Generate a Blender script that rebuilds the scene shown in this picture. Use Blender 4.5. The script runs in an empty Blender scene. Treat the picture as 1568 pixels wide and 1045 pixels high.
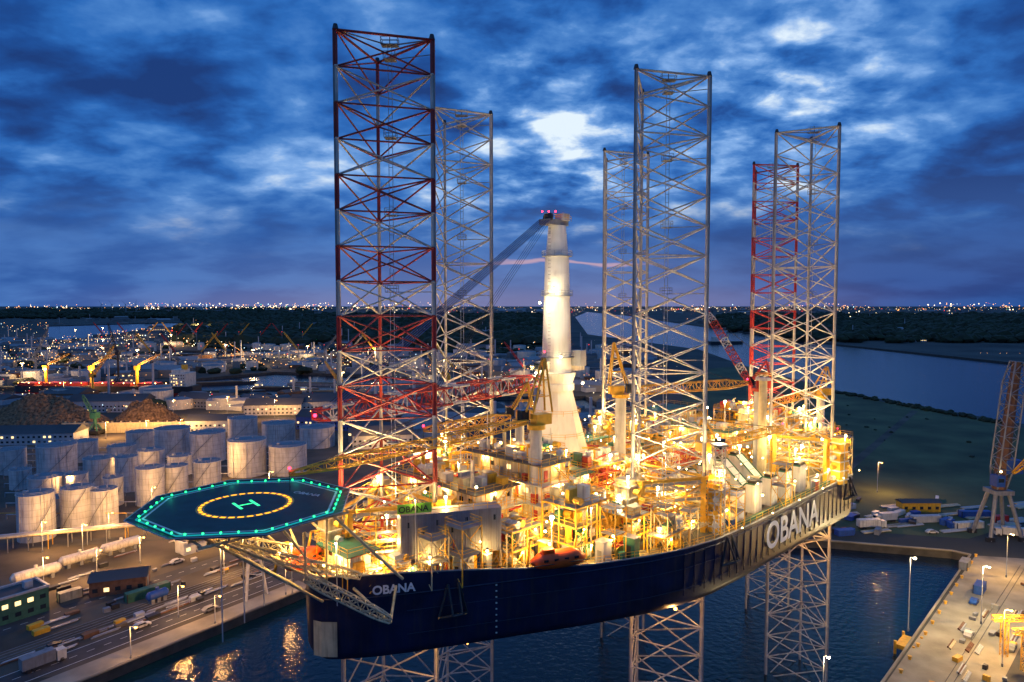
import bpy, math, random
from mathutils import Vector, Matrix
from mathutils import noise as MN
from mathutils.geometry import tessellate_polygon
R=random.Random(7)
S=bpy.context.scene
S.view_settings.view_transform='Standard'
S.view_settings.look='None'
V=Vector
rad=math.radians

# ------------------------------------------------------------------ materials
def nt(m):
    m.use_nodes=True
    t=m.node_tree
    return t,t.nodes,t.links
def mat(name,col,rough=.55,metal=0,var=.25,scale=.8,bump=0,dirt=0,bscale=3):
    m=bpy.data.materials.new(name); t,n,l=nt(m)
    p=n['Principled BSDF']
    p.inputs['Roughness'].default_value=rough; p.inputs['Metallic'].default_value=metal
    tc=n.new('ShaderNodeTexCoord'); no=n.new('ShaderNodeTexNoise')
    no.inputs['Scale'].default_value=scale; no.inputs['Detail'].default_value=6
    l.new(tc.outputs['Object'],no.inputs['Vector'])
    r=n.new('ShaderNodeValToRGB'); r.color_ramp.elements[0].position=.3; r.color_ramp.elements[1].position=.7
    r.color_ramp.elements[0].color=[c*(1-var) for c in col]+[1]
    r.color_ramp.elements[1].color=[min(1,c*(1+var)) for c in col]+[1]
    l.new(no.outputs['Fac'],r.inputs['Fac']); out=r.outputs['Color']
    if dirt:
        mp=n.new('ShaderNodeMapping'); mp.inputs['Scale'].default_value=(1.3,1.3,.12)
        n2=n.new('ShaderNodeTexNoise'); n2.inputs['Scale'].default_value=1.1; n2.inputs['Detail'].default_value=7
        l.new(tc.outputs['Object'],mp.inputs['Vector']); l.new(mp.outputs[0],n2.inputs['Vector'])
        r2=n.new('ShaderNodeValToRGB'); r2.color_ramp.elements[0].position=.5; r2.color_ramp.elements[1].position=.72
        r2.color_ramp.elements[0].color=(0,0,0,1); r2.color_ramp.elements[1].color=(dirt,dirt,dirt,1)
        l.new(n2.outputs['Fac'],r2.inputs['Fac'])
        mx=n.new('ShaderNodeMix'); mx.data_type='RGBA'
        l.new(r2.outputs['Color'],mx.inputs[0]); l.new(out,mx.inputs[6]); mx.inputs[7].default_value=(.09,.05,.03,1)
        out=mx.outputs[2]
    l.new(out,p.inputs['Base Color'])
    if bump:
        n3=n.new('ShaderNodeTexNoise'); n3.inputs['Scale'].default_value=bscale; n3.inputs['Detail'].default_value=5
        l.new(tc.outputs['Object'],n3.inputs['Vector'])
        b=n.new('ShaderNodeBump'); b.inputs['Strength'].default_value=bump; b.inputs['Distance'].default_value=.3
        l.new(n3.outputs['Fac'],b.inputs['Height']); l.new(b.outputs[0],p.inputs['Normal'])
    return m
def emi(name,col,s):
    m=bpy.data.materials.new(name); t,n,l=nt(m); n.clear()
    e=n.new('ShaderNodeEmission'); o=n.new('ShaderNodeOutputMaterial')
    e.inputs[0].default_value=(*col,1); e.inputs[1].default_value=s
    l.new(e.outputs[0],o.inputs[0]); m.cycles.emission_sampling='NONE'
    return m
navy=mat('navy_paint',(.009,.012,.042),.42,0,.45,.25,.12,.35,.6)
white=mat('white_paint',(.66,.63,.54),.45,0,.16,.6,0,.5)
cwhite=mat('crane_white_paint',(.76,.75,.70),.45,0,.06,.3,0,.12)
cream=mat('cream_paint',(.56,.48,.29),.5,0,.2,.6,0,.5)
yellow=mat('yellow_paint',(.72,.40,.03),.45,0,.15,1,0,.25)
red=mat('red_paint',(.42,.03,.02),.5,0,.25,1,0,.2)
dred=mat('dark_red_paint',(.30,.025,.02),.5,0,.3,.6,0,.3)
legsteel=mat('leg_steel',(.52,.48,.41),.5,.0,.25,.5,0,.35)
grey=mat('grey_paint',(.22,.23,.24),.5,0,.2,.6,0,.4)
lgrey=mat('light_grey_paint',(.42,.44,.46),.5,0,.12,.6,0,.3)
mgrey=mat('panel_grey_paint',(.22,.23,.25),.5,0,.15,.6,0,.35)
dark=mat('dark_steel',(.03,.032,.036),.5,.2,.3)
blue=mat('blue_paint',(.02,.08,.32),.45,0,.2,1,0,.2)
green=mat('green_deck_paint',(.03,.14,.09),.6,0,.3,.6)
deckm=mat('deck_paint',(.13,.12,.08),.6,0,.35,.4,.1,.3)
orange=mat('orange_grp',(.75,.09,.01),.35,0,.1,1)
helim=mat('helideck_paint',(.010,.042,.042),.6,0,.4,.4)
glass=mat('dark_glass',(.02,.03,.04),.1,0,.1)
tankm=mat('tank_paint',(.56,.56,.55),.5,0,.15,.25,0,.5)
tankr=mat('tank_roof_paint',(.16,.19,.21),.6,0,.2,.3)
conc=mat('quay_concrete',(.28,.25,.19),.85,0,.35,.12,.2,0,2)
asph=mat('asphalt',(.05,.05,.052),.85,0,.3,.2,.1)
wallm=mat('quay_wall',(.07,.065,.055),.9,0,.35,.3,.3)
brick=mat('brown_brick',(.16,.08,.045),.85,0,.3,.8)
silver=mat('silver_cladding',(.55,.54,.52),.35,.6,.1)
landm=mat('land_ground',(.05,.052,.042),.95,0,.6,.008,0)
dirtm=mat('yard_dirt',(.085,.07,.05),.95,0,.55,.05,.2)
grassm=mat('grass',(.075,.09,.035),.95,0,.5,.03,.3,0,.6)
scrapm=mat('scrap_metal',(.20,.12,.06),.8,.2,.8,.6,1,0,.8)
leafm=mat('foliage',(.022,.034,.014),.95,0,.5,.05)
bldm=mat('industrial_cladding',(.20,.195,.18),.8,0,.5,.01)
roofm=mat('flat_roof',(.08,.085,.09),.9,0,.5,.02)
markm=mat('road_marking',(.7,.7,.65),.7)
bulbw=emi('lamp_glow_warm',(1,.66,.22),32)
bulbh=emi('lamp_glow_white',(1,.86,.52),48)
bulbo=emi('lamp_glow_orange',(1,.42,.08),14)
bulbg=emi('lamp_glow_green',(.02,1,.18),5)
bulbc=emi('led_strip_cyan',(.01,.36,.42),1.0)
bulbr=emi('lamp_glow_red',(1,.02,.05),12)
ledy=emi('led_strip_amber',(1,.36,.02),3)
winlit=emi('lit_window',(1,.70,.30),2.2)
c_or=emi('distant_lamp_orange',(1,.42,.12),3.5)
c_wh=emi('distant_lamp_white',(1,.78,.45),5)
c_bl=emi('distant_lamp_cool',(.6,.85,1),3)
c_rd=emi('distant_lamp_red',(1,.05,.04),4)
c_gr=emi('distant_lamp_green',(.1,1,.4),2)

# water
watm=bpy.data.materials.new('water'); t,n,l=nt(watm); p=n['Principled BSDF']
p.inputs['Base Color'].default_value=(.002,.018,.032,1); p.inputs['Roughness'].default_value=.14; p.inputs['IOR'].default_value=1.33
tc=n.new('ShaderNodeTexCoord'); a=n.new('ShaderNodeTexNoise'); a.inputs['Scale'].default_value=.55; a.inputs['Detail'].default_value=4
b=n.new('ShaderNodeBump'); b.inputs['Strength'].default_value=.5; b.inputs['Distance'].default_value=.5
l.new(tc.outputs['Object'],a.inputs['Vector']); l.new(a.outputs['Fac'],b.inputs['Height']); l.new(b.outputs[0],p.inputs['Normal'])

# ------------------------------------------------------------------ mesh builder
ICO=None
def ico():
    global ICO
    if ICO is None:
        g=(1+5**.5)/2
        vs=[V(q).normalized() for q in [(-1,g,0),(1,g,0),(-1,-g,0),(1,-g,0),(0,-1,g),(0,1,g),(0,-1,-g),(0,1,-g),(g,0,-1),(g,0,1),(-g,0,-1),(-g,0,1)]]
        fs=[(0,11,5),(0,5,1),(0,1,7),(0,7,10),(0,10,11),(1,5,9),(5,11,4),(11,10,2),(10,7,6),(7,1,8),(3,9,4),(3,4,2),(3,2,6),(3,6,8),(3,8,9),(4,9,5),(2,4,11),(6,2,10),(8,6,7),(9,8,1)]
        ICO=(vs,fs)
    return ICO
class B:
    def __init__(s): s.v=[];s.f=[];s.m=[];s.mats=[]
    def mi(s,m):
        if m not in s.mats: s.mats.append(m)
        return s.mats.index(m)
    def add(s,vs,fs,m):
        k=len(s.v); i=s.mi(m)
        s.v.extend([tuple(q) for q in vs])
        for f in fs: s.f.append([k+j for j in f]); s.m.append(i)
    def box(s,c,sz,m,rot=0.,top=None):
        x,y,z=[q/2 for q in sz]; cr,sr=math.cos(rot),math.sin(rot)
        vs=[(c[0]+cr*a-sr*b,c[1]+sr*a+cr*b,c[2]+d) for a,b,d in [(-x,-y,-z),(x,-y,-z),(x,y,-z),(-x,y,-z),(-x,-y,z),(x,-y,z),(x,y,z),(-x,y,z)]]
        s.add(vs,[(0,3,2,1),(0,1,5,4),(1,2,6,5),(2,3,7,6),(3,0,4,7)],m)
        s.add(vs[4:],[(0,1,2,3)],top or m)
    def tube(s,p,q,r,m,n=6,r2=None):
        p=V(p);q=V(q);d=q-p
        if d.length<1e-5: return
        d.normalize(); a=d.cross(V((0,0,1)))
        if a.length<.01: a=V((1,0,0))
        a.normalize(); b=d.cross(a); r2=r if r2 is None else r2
        vs=[p+(a*math.cos(2*math.pi*i/n)+b*math.sin(2*math.pi*i/n))*r for i in range(n)]+[q+(a*math.cos(2*math.pi*i/n)+b*math.sin(2*math.pi*i/n))*r2 for i in range(n)]
        fs=[(i,(i+1)%n,n+(i+1)%n,n+i) for i in range(n)]+[tuple(range(n))[::-1],tuple(range(n,2*n))]
        s.add(vs,fs,m)
    def prism(s,pts,z0,z1,m,top=None):
        k=len(pts); vs=[(x,y,z0) for x,y in pts]+[(x,y,z1) for x,y in pts]
        s.add(vs,[(i,(i+1)%k,k+(i+1)%k,k+i) for i in range(k)]+[tuple(range(k))[::-1]],m)
        s.add(vs[k:],[tuple(range(k))],top or m)
    def ball(s,c,r,m,jit=0,sq=1):
        vs,fs=ico()
        s.add([(c[0]+q.x*r*(1+R.uniform(-jit,jit)),c[1]+q.y*r*(1+R.uniform(-jit,jit)),c[2]+q.z*r*sq*(1+R.uniform(-jit,jit))) for q in vs],fs,m)
    def octa(s,c,r,m):
        x,y,z=c
        s.add([(x-r,y,z),(x+r,y,z),(x,y-r,z),(x,y+r,z),(x,y,z-r),(x,y,z+r)],[(0,2,5),(2,1,5),(1,3,5),(3,0,5),(2,0,4),(1,2,4),(3,1,4),(0,3,4)],m)
    def obj(s,name,parent=None,smooth=False):
        lo=[min(q[i] for q in s.v) for i in range(3)]; hi=[max(q[i] for q in s.v) for i in range(3)]
        o=((lo[0]+hi[0])/2,(lo[1]+hi[1])/2,lo[2])
        me=bpy.data.meshes.new(name)
        me.from_pydata([(q[0]-o[0],q[1]-o[1],q[2]-o[2]) for q in s.v],[],s.f)
        for m in s.mats: me.materials.append(m)
        me.polygons.foreach_set('material_index',s.m)
        if smooth:
            me.polygons.foreach_set('use_smooth',[True]*len(s.f))
        me.update()
        ob=bpy.data.objects.new(name,me); S.collection.objects.link(ob); ob.location=o
        if parent:
            ob.parent=parent; ob.matrix_parent_inverse=Matrix.Translation(parent.location).inverted()
        return ob
def empty(name,loc):
    e=bpy.data.objects.new(name,None); S.collection.objects.link(e); e.location=loc; e.empty_display_size=2
    return e
def plight(name,loc,en,col,parent=None,r=.3):
    d=bpy.data.lights.new(name,'POINT'); d.energy=en; d.color=col; d.shadow_soft_size=r
    o=bpy.data.objects.new(name,d); S.collection.objects.link(o); o.location=loc
    if parent:
        o.parent=parent; o.matrix_parent_inverse=Matrix.Translation(parent.location).inverted()
    return o
WARM=(1,.56,.15); WHITE=(1,.74,.36); ORG=(1,.5,.15)
def lattice(b,p,q,w,h,n,ms,rc=.12,rd=.07,taper=.35):
    p=V(p);q=V(q);d=(q-p).normalized(); sd=d.cross(V((0,0,1)))
    if sd.length<.05: sd=V((1,0,0))
    sd.normalize(); up=sd.cross(d)
    pr=None
    for i in range(n+1):
        t=i/n; e=min(t,1-t)*6; sc=min(1,taper+(1-taper)*e)
        c=p.lerp(q,t); co=[c+sd*w/2*sc*a+up*h/2*sc*bb for a,bb in((-1,-1),(1,-1),(1,1),(-1,1))]
        m=ms[(i//2)%len(ms)]
        if pr:
            for k in range(4):
                b.tube(pr[k],co[k],rc,m,5)
                k2=(k+1)%4
                b.tube(pr[k] if i%2 else pr[k2],co[k2] if i%2 else co[k],rd,m,4)
        for k in range(4): b.tube(co[k],co[(k+1)%4],rd,m,4)
        pr=co
def rail(b,pts,z,m,closed=False,h=1.1,r=.045):
    P=list(pts)+([pts[0]] if closed else [])
    for a,c in zip(P,P[1:]):
        L=math.dist(a,c); k=max(1,int(L/2))
        for zz in (h,h*.55): b.tube((a[0],a[1],z+zz),(c[0],c[1],z+zz),r,m,4)
        for i in range(k+1):
            x=a[0]+(c[0]-a[0])*i/k; y=a[1]+(c[1]-a[1])*i/k
            b.tube((x,y,z),(x,y,z+h),r,m,4)

# ------------------------------------------------------------------ world (dusk sky)
w=bpy.data.worlds.new("World"); S.world=w; w.use_nodes=True
t=w.node_tree;n=t.nodes;l=t.links;n.clear()
def M(op,a,b=None,c=None,clamp=False):
    k=n.new('ShaderNodeMath'); k.operation=op; k.use_clamp=clamp
    for i,q in enumerate((a,b,c)):
        if q is None: continue
        if hasattr(q,'links'): l.new(q,k.inputs[i])
        else: k.inputs[i].default_value=q
    return k.outputs[0]
def sstep(x,a,b):
    k=n.new('ShaderNodeMapRange'); k.interpolation_type='SMOOTHSTEP'; l.new(x,k.inputs[0])
    k.inputs[1].default_value=a;k.inputs[2].default_value=b
    return k.outputs[0]
def mixc(f,a,b):
    k=n.new('ShaderNodeMix'); k.data_type='RGBA'; l.new(f,k.inputs[0])
    for i,q in ((6,a),(7,b)):
        if hasattr(q,'links'): l.new(q,k.inputs[i])
        else: k.inputs[i].default_value=(*q,1)
    return k.outputs[2]
def noi(vec,sc,det,ro,dis):
    k=n.new('ShaderNodeTexNoise'); k.inputs['Scale'].default_value=sc;k.inputs['Detail'].default_value=det
    k.inputs['Roughness'].default_value=ro;k.inputs['Distortion'].default_value=dis; l.new(vec,k.inputs['Vector']); return k.outputs['Fac']
tc=n.new('ShaderNodeTexCoord'); sp=n.new('ShaderNodeSeparateXYZ'); l.new(tc.outputs['Generated'],sp.inputs[0])
x,y,z=sp.outputs
zz=M('ADD',M('MAXIMUM',z,0.),.26)
cb=n.new('ShaderNodeCombineXYZ'); l.new(M('DIVIDE',x,zz),cb.inputs[0]); l.new(M('MULTIPLY',M('DIVIDE',y,zz),1.15),cb.inputs[1]); cb.inputs[2].default_value=3.7
Pv=cb.outputs[0]
n1=noi(Pv,1.4,3,.5,.1); n2=noi(Pv,4.2,7,.52,.15); n4=noi(Pv,8.5,6,.55,.25)
def lobe(dx,dz,k):
    d=V((dx,1,dz)).normalized(); vm=n.new('ShaderNodeVectorMath'); vm.operation='DOT_PRODUCT'
    l.new(tc.outputs['Generated'],vm.inputs[0]); vm.inputs[1].default_value=d
    return M('POWER',M('MAXIMUM',vm.outputs['Value'],0.),k)
m1=lobe(.43,.31,110.); m2=lobe(.08,.24,60.); m3=lobe(-.33,.20,50.); m4=lobe(-.75,.36,30.); m5=lobe(.75,.13,45.)
den=M('ADD',M('MULTIPLY',n2,.62),M('MULTIPLY',n1,.48))
den=M('ADD',den,M('MULTIPLY',m1,.15)); den=M('ADD',den,M('MULTIPLY',m2,.06)); den=M('ADD',den,M('MULTIPLY',m3,.04)); den=M('ADD',den,M('MULTIPLY',m4,-.05)); den=M('ADD',den,M('MULTIPLY',m5,-.05))
den=M('ADD',den,M('MULTIPLY',M('SUBTRACT',n4,.5),M('ADD',M('MULTIPLY',M('ADD',m1,m2),.45),.12)))
rp=n.new('ShaderNodeValToRGB'); l.new(den,rp.inputs[0]); cr=rp.color_ramp
cols=[(.40,(.008,.042,.19)),(.48,(.010,.075,.31)),(.55,(.022,.14,.48)),(.62,(.07,.23,.60)),(.69,(.22,.42,.80)),(.79,(.78,.90,1.0))]
cr.elements[0].position=cols[0][0];cr.elements[0].color=(*cols[0][1],1)
cr.elements[1].position=cols[-1][0];cr.elements[1].color=(*cols[-1][1],1)
for p_,c_ in cols[1:-1]:
    e=cr.elements.new(p_); e.color=(*c_,1)
# band close to the horizon
n3=noi(Pv,2.6,5,.5,.1)
az=M('DIVIDE',x,M('MAXIMUM',y,.05))
hl=mixc(sstep(n3,.36,.64),(.022,.10,.36),(.06,.18,.50)); hr=mixc(sstep(n3,.36,.64),(.010,.058,.24),(.022,.095,.34))
hz=mixc(sstep(az,.05,.5),hl,hr)
colr=mixc(sstep(z,.05,.19),hz,rp.outputs[0])
# pink streaks
vv=M('ADD',M('MULTIPLY',noi(Pv,2.2,4,.5,0),.05),z)
st=M('MULTIPLY',M('MULTIPLY',sstep(vv,.079,.083),sstep(vv,.089,.085)),M('MULTIPLY',sstep(az,-.10,.03),sstep(az,.24,.14)))
gl=M('MULTIPLY',M('MULTIPLY',sstep(z,.10,.0),M('MULTIPLY',sstep(az,-.7,.0),sstep(az,.6,.1))),.6)
colr=mixc(gl,colr,(.17,.23,.45)); colr=mixc(M('MULTIPLY',st,.75),colr,(.60,.38,.46))
gl2=M('MULTIPLY',M('MULTIPLY',sstep(z,.035,.0),M('MULTIPLY',sstep(az,-.9,-.1),sstep(az,.8,.1))),.35)
colr=mixc(gl2,colr,(.30,.22,.34))
colr=mixc(sstep(z,.0,-.02),colr,(.004,.012,.03))
bg=n.new('ShaderNodeBackground'); l.new(colr,bg.inputs[0]); bg.inputs[1].default_value=1.
sky=n.new('ShaderNodeTexSky'); sky.sky_type='NISHITA'; sky.sun_disc=False; sky.sun_elevation=rad(-3); sky.sun_rotation=rad(20)
bg2=n.new('ShaderNodeBackground'); l.new(sky.outputs[0],bg2.inputs[0]); bg2.inputs[1].default_value=.05
ad=n.new('ShaderNodeAddShader'); l.new(bg.outputs[0],ad.inputs[0]); l.new(bg2.outputs[0],ad.inputs[1])
wo=n.new('ShaderNodeOutputWorld'); l.new(ad.outputs[0],wo.inputs[0])
sd=bpy.data.lights.new('sun','SUN'); sd.energy=.12; sd.angle=rad(40); sd.color=(.7,.8,1)
so=bpy.data.objects.new('sun',sd); S.collection.objects.link(so); so.rotation_euler=(rad(40),0,rad(-30)); so.location=(0,0,300)

# ------------------------------------------------------------------ camera
cd=bpy.data.cameras.new('camera'); cam=bpy.data.objects.new('camera',cd); S.collection.objects.link(cam)
cam.location=(0,0,90); cam.rotation_euler=(rad(90-3.03),0,0); cd.lens=24; cd.sensor_width=36; cd.clip_end=80000; cd.clip_start=.5
S.camera=cam

# ------------------------------------------------------------------ terrain
bw=B(); bw.add([(-40000,-500,0),(40000,-500,0),(40000,45000,0),(-40000,45000,0)],[(0,1,2,3)],watm); bw.obj('harbour_water')
holes=[[(-560,650),(-560,720),(-430,720),(-377,797),(-309,887),(-146,832),(-124,707),(-189,649),(-271,623),(-310,640)],
       [(-1934,2850),(-1700,3359),(-1300,3200),(-1350,2500),(-1070,1710),(-1168,1710)],
       [(-700,1180),(-640,1300),(-420,1260),(-300,1330),(-310,1270),(-430,1190),(-560,1150)],
       [(-60,560),(-50,640),(70,650),(80,570)]]
A=[(-250,-60),(-170,57),(-98,157),(-62,208),(-40,240),(115,249),(156,238),(160,234),(89,157),(60,126),(30,90),(120,-60),(3000,-60),(3000,150),(700,270),(450,380),(373,497),(332,673),(333,978),(366,1337),(224,2020),(464,5050),(900,8300),(1000,36000),(-36000,36000),(-36000,-60)]
Bk=[(960,8300),(957,5682),(780,2755),(719,1515),(758,1010),(1500,700),(4000,500),(36000,500),(36000,36000),(1010,36000)]
def land(name,outer,hs,m,z,skirt=True):
    loops=[outer]+hs; pts=[q for lp in loops for q in lp]
    tr=tessellate_polygon([[V((a,c,0)) for a,c in lp] for lp in loops])
    b=B(); b.add([(a,c,z) for a,c in pts],[tuple(q) for q in tr],m)
    if skirt:
        for lp in loops:
            k=len(lp); b.add([(a,c,z) for a,c in lp]+[(a,c,-3) for a,c in lp],[(i,(i+1)%k,k+(i+1)%k,k+i) for i in range(k)],wallm)
            for i in range(k):
                a,c=lp[i],lp[(i+1)%k]
                if max(abs(a[0]),abs(a[1]),abs(c[0]),abs(c[1]))<300: b.tube((a[0],a[1],z-.1),(c[0],c[1],z-.1),.4,conc,6)
    return b.obj(name)
land('ground',A,holes,landm,3)
land('far_river_bank',Bk,[],landm,3)
land('grass_field',[(118,262),(170,250),(260,300),(420,400),(368,495),(327,668),(328,970),(230,900),(150,600),(90,420),(70,300)],[],grassm,3.02,False)
land('industrial_yard',[(-102,157),(-66,209),(-50,238),(60,252),(60,420),(-60,520),(-330,520),(-420,330),(-260,120)],[],dirtm,3.015,False)
land('quay_pavement',[(61,126),(90,157),(161,233),(200,225),(180,150),(120,90)],[],conc,3.03,False)
dq=V((36,50.3,0)).normalized(); nq=V((-dq.y,dq.x,0))
def strip(name,o0,o1,m,z,s0=-70,s1=62):
    q=V((-98,157,0)); P=[q+dq*s+nq*o for s,o in ((s0,o0),(s1,o0),(s1,o1),(s0,o1))]
    land(name,[(a.x,a.y) for a in P],[],m,z,False)
strip('quay_apron',.6,7,conc,3.03); strip('harbour_road',9,17,asph,3.035); strip('access_road',40,47,asph,3.035,-70,75); strip('crane_track_bed',24,30,dirtm,3.03,-70,70)
strip('road_edge_line',9.4,9.6,markm,3.041); strip('road_edge_line',16.4,16.6,markm,3.041)
b=B()
for s_ in range(-17,15):
    q=V((-98,157,0))+dq*s_*4+nq*13; b.box((q.x,q.y,3.042),(1.8,.16,.004),markm,math.atan2(dq.y,dq.x))
    q=V((-98,157,0))+dq*s_*4+nq*43.5; b.box((q.x,q.y,3.042),(1.8,.16,.004),markm,math.atan2(dq.y,dq.x))
b.obj('road_centre_marking')
b=B()
for o_ in (25,26.5,28.2,29.7):
    q=V((-98,157,3.1))+nq*o_; b.tube(q-dq*68,q+dq*68,.09,grey,4)
b.obj('railway_track')
land('dike_road',[(371,480),(328,660),(322,660),(364,478)],[],asph,3.06,False)
land('field_track',[(130,300),(330,560),(333,556),(134,297)],[],dirtm,3.05,False)
land('tank_farm_road',[(-250,225),(-60,262),(-60,268),(-252,233)],[],asph,3.04,False)
def inpoly(px,py,P):
    r=False;j=len(P)-1
    for i in range(len(P)):
        if (P[i][1]>py)!=(P[j][1]>py) and px<(P[j][0]-P[i][0])*(py-P[i][1])/(P[j][1]-P[i][1])+P[i][0]: r=not r
        j=i
    return r
def onland(X,Y): return (inpoly(X,Y,A) or inpoly(X,Y,Bk)) and not any(inpoly(X,Y,h) for h in holes)

# distant buildings
b=B()
for (b0,b1,y0,y1,N,hh) in [(-.78,-.2,560,1700,420,.8),(-.25,.22,420,1300,260,.85),(-.7,.1,1700,4500,160,1.3),(.25,.8,1600,5000,90,1.2),(-.6,.7,6000,15000,260,3)]:
    for i in range(N):
        Y=y0*(y1/y0)**R.random(); X=R.uniform(b0,b1)*Y
        if not onland(X,Y): continue
        s=R.uniform(.35,1.5); wx=R.uniform(12,55)*s*hh; wy=R.uniform(10,30)*s*hh; h=R.uniform(4,12)*hh
        if not(onland(X-wx/2-6,Y) and onland(X+wx/2+6,Y) and onland(X,Y-wy) and onland(X,Y+wy)): continue
        a=rad(R.choice([-20,20,50,0])+R.uniform(-4,4)); mm=R.choice([bldm,bldm,lgrey,brick,grey]) if Y<2500 else bldm
        b.box((X,Y,3+h/2),(wx,wy,h),mm,a,roofm)
        cA,sA=math.cos(a),math.sin(a)
        if wx>14 and R.random()<.6:   # pitched roof
            def T(p,q,z_): return (X+cA*p-sA*q,Y+sA*p+cA*q,z_)
            b.add([T(-wx/2,-wy/2,3+h+.02),T(wx/2,-wy/2,3+h+.02),T(wx/2,wy/2,3+h+.02),T(-wx/2,wy/2,3+h+.02),T(-wx/2,0,3+h+wy*.16),T(wx/2,0,3+h+wy*.16)],[(0,1,5,4),(2,3,4,5),(1,2,5),(3,0,4)],R.choice([roofm,grey]))
        elif R.random()<.6: b.box((X,Y,3+h+1),(wx*.3,wy*.3,2),bldm,a)
        if R.random()<.2: b.tube((X+wx*.2,Y,3),(X+wx*.2,Y,3+h+R.uniform(8,30)),1.0,lgrey,8)
        if Y<2200 and R.random()<.35:
            k=max(2,int(wx/5))
            for j in range(k):
                pp=-wx*.4+wx*.8*j/(k-1); b.box((X+sA*(wy/2+.1)+cA*pp,Y-cA*(wy/2+.1)+sA*pp,3+h*.55),(1.8,.3,1.2),winlit,a)
b.obj('distant_industrial_buildings')
b=B()
for i in range(110):   # rows of distant tanks and silos
    Y=R.choice([600,760,900,1100,1300])+R.uniform(-30,30); X=R.uniform(-.72,.2)*Y
    if not all(onland(X+a,Y+c) for a in(-22,22) for c in (-22,22)): continue
    r_=R.uniform(6,15); h=R.uniform(8,16); b.tube((X,Y,3),(X,Y,3+h),r_,R.choice([lgrey,white,tankm]),16); b.tube((X,Y,3+h),(X,Y,3+h+1.5),r_,tankr,16,.5)
b.obj('distant_tank_rows')
b=B()
for (X0,Y0,nn_,sp_) in [(-560,930,6,34),(-700,1420,7,44),(-300,960,4,36),(-60,700,3,36),(-900,1500,5,50)]:
    for i in range(nn_):
        X=X0+i*sp_; Y=Y0+R.uniform(-4,4); b.tube((X,Y,3),(X,Y,32),.5,grey,5)
        lattice(b,(X,Y,26),(X+R.choice([-20,22]),Y,52),1.6,1.6,7,[R.choice([yellow,red,grey])],.3,.2); b.octa((X,Y,34),.5,c_rd)
b.obj('distant_crane_row')
# forest belts
b=B()
for (b0,b1,y0,y1,N) in [(-.48,.06,1500,5200,1500),(-.9,-.3,4200,9000,700),(.30,.95,1560,5200,1400),(.12,.2,2100,4500,150),(-.2,.05,1200,1600,120),(-.44,-.3,1350,1600,160),(-.75,-.2,560,1400,120)]:
    for i in range(N):
        Y=y0*(y1/y0)**R.random(); X=R.uniform(b0,b1)*Y
        if not onland(X,Y): continue
        s=R.uniform(9,18)*(1+Y/4000) if Y>1400 else R.uniform(5,9)
        for k in range(3): b.ball((X+R.uniform(-1,1)*s*1.4,Y+R.uniform(-1,1)*s,3+s*.4),s*R.uniform(.6,1),leafm,.3,.7)
for i in range(160):
    tt=R.random(); X=332+41*tt*.9-8; Y=673-176*tt
    b.ball((X+R.uniform(-7,3),Y,4),R.uniform(1,2.6),leafm,.3,.8)
for i in range(60):
    X=R.uniform(120,320);Y=R.uniform(300,900)
    if inpoly(X,Y,[(170,260),(260,300),(400,400),(360,480),(320,668),(320,900),(150,600),(120,420)]): b.ball((X,Y,3.4),R.uniform(.6,1.8),leafm,.35,.5)
b.obj('distant_forest')
# distant lights
b=B()
def sz(): return .00018+.00055*R.random()**2.2
def cl(b0,b1,y0,y1,N,k=1.,wts=(.5,.38,.06,.04,.02),zr=(5,14)):
    for i in range(N):
        Y=y0*(y1/y0)**R.random(); X=R.uniform(b0,b1)*Y
        if not onland(X,Y): continue
        m=R.choices((c_or,c_wh,c_bl,c_rd,c_gr),wts)[0]
        b.octa((X,Y,3+R.uniform(*zr)),Y*sz()*k,m)
def clus(bc,Y0,sb,sy,N,k=1.,wts=(.5,.38,.06,.04,.02),zr=(5,14)):
    for i in range(N):
        Y=Y0*math.exp(R.gauss(0,sy)); X=R.gauss(bc,sb)*Y
        if not onland(X,Y): continue
        m=R.choices((c_or,c_wh,c_bl,c_rd,c_gr),wts)[0]
        b.octa((X,Y,3+R.uniform(*zr)),Y*sz()*k,m)
for q in [(-.6,1900,.05,.12,260,1.3),(-.46,2300,.015,.2,120,1.4,(.8,.1,0,.1,0)),(-.68,1050,.05,.08,150,1.3),(-.56,1000,.04,.06,110,1.3),(-.36,1150,.06,.07,190,1.3),(-.22,1000,.05,.1,150,1.3),(-.45,1450,.05,.06,130,1.2),(-.12,800,.05,.1,130,1.2),(.02,760,.05,.12,130,1.2),(.14,700,.04,.1,100,1.2),(-.73,700,.03,.06,70,1.2),(-.62,1350,.05,.08,100,1.2),(-.33,880,.05,.03,60,1.3),(-.52,560,.1,.06,70,1.2),(-.3,620,.06,.1,70,1.2),(.5,3200,.05,.1,60),(.66,3600,.05,.1,80),(-.38,2600,.04,.05,40),(-.66,2500,.1,.1,110)]: clus(*q)
cl(-.75,-.25,620,1700,160); cl(-.25,.25,450,1500,120)
cl(-.8,.8,7000,16000,550,.8,zr=(10,50))
for i in range(26): clus(R.uniform(-.7,.75),R.uniform(7000,13000),R.uniform(.008,.04),.1,R.randint(14,44),R.uniform(.8,1.5),zr=(10,R.choice([40,90,120])))
for bc in (-.42,-.35,-.28,-.2,-.5): clus(bc,9000,.03,.12,70,1.4,(.3,.6,.06,.04,0),zr=(10,110))
cl(.25,.8,2500,7000,200,.9)
cl(-.1,.2,5000,12000,120,1.1,(.4,.3,.05,.25,0))
for i in range(60):
    tt=i/60; X=760+tt*600; Y=1060-tt*60
    if i%3: b.octa((X,Y+60,11),.4,c_or)
for i in range(46):
    tt=i/46; b.octa((-330-tt*560,905+tt*1100,11),.6+tt*.5,c_or)
for i in range(30):
    tt=i/30; b.octa((-640+tt*260,770+tt*20,9),.45,c_or)
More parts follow.
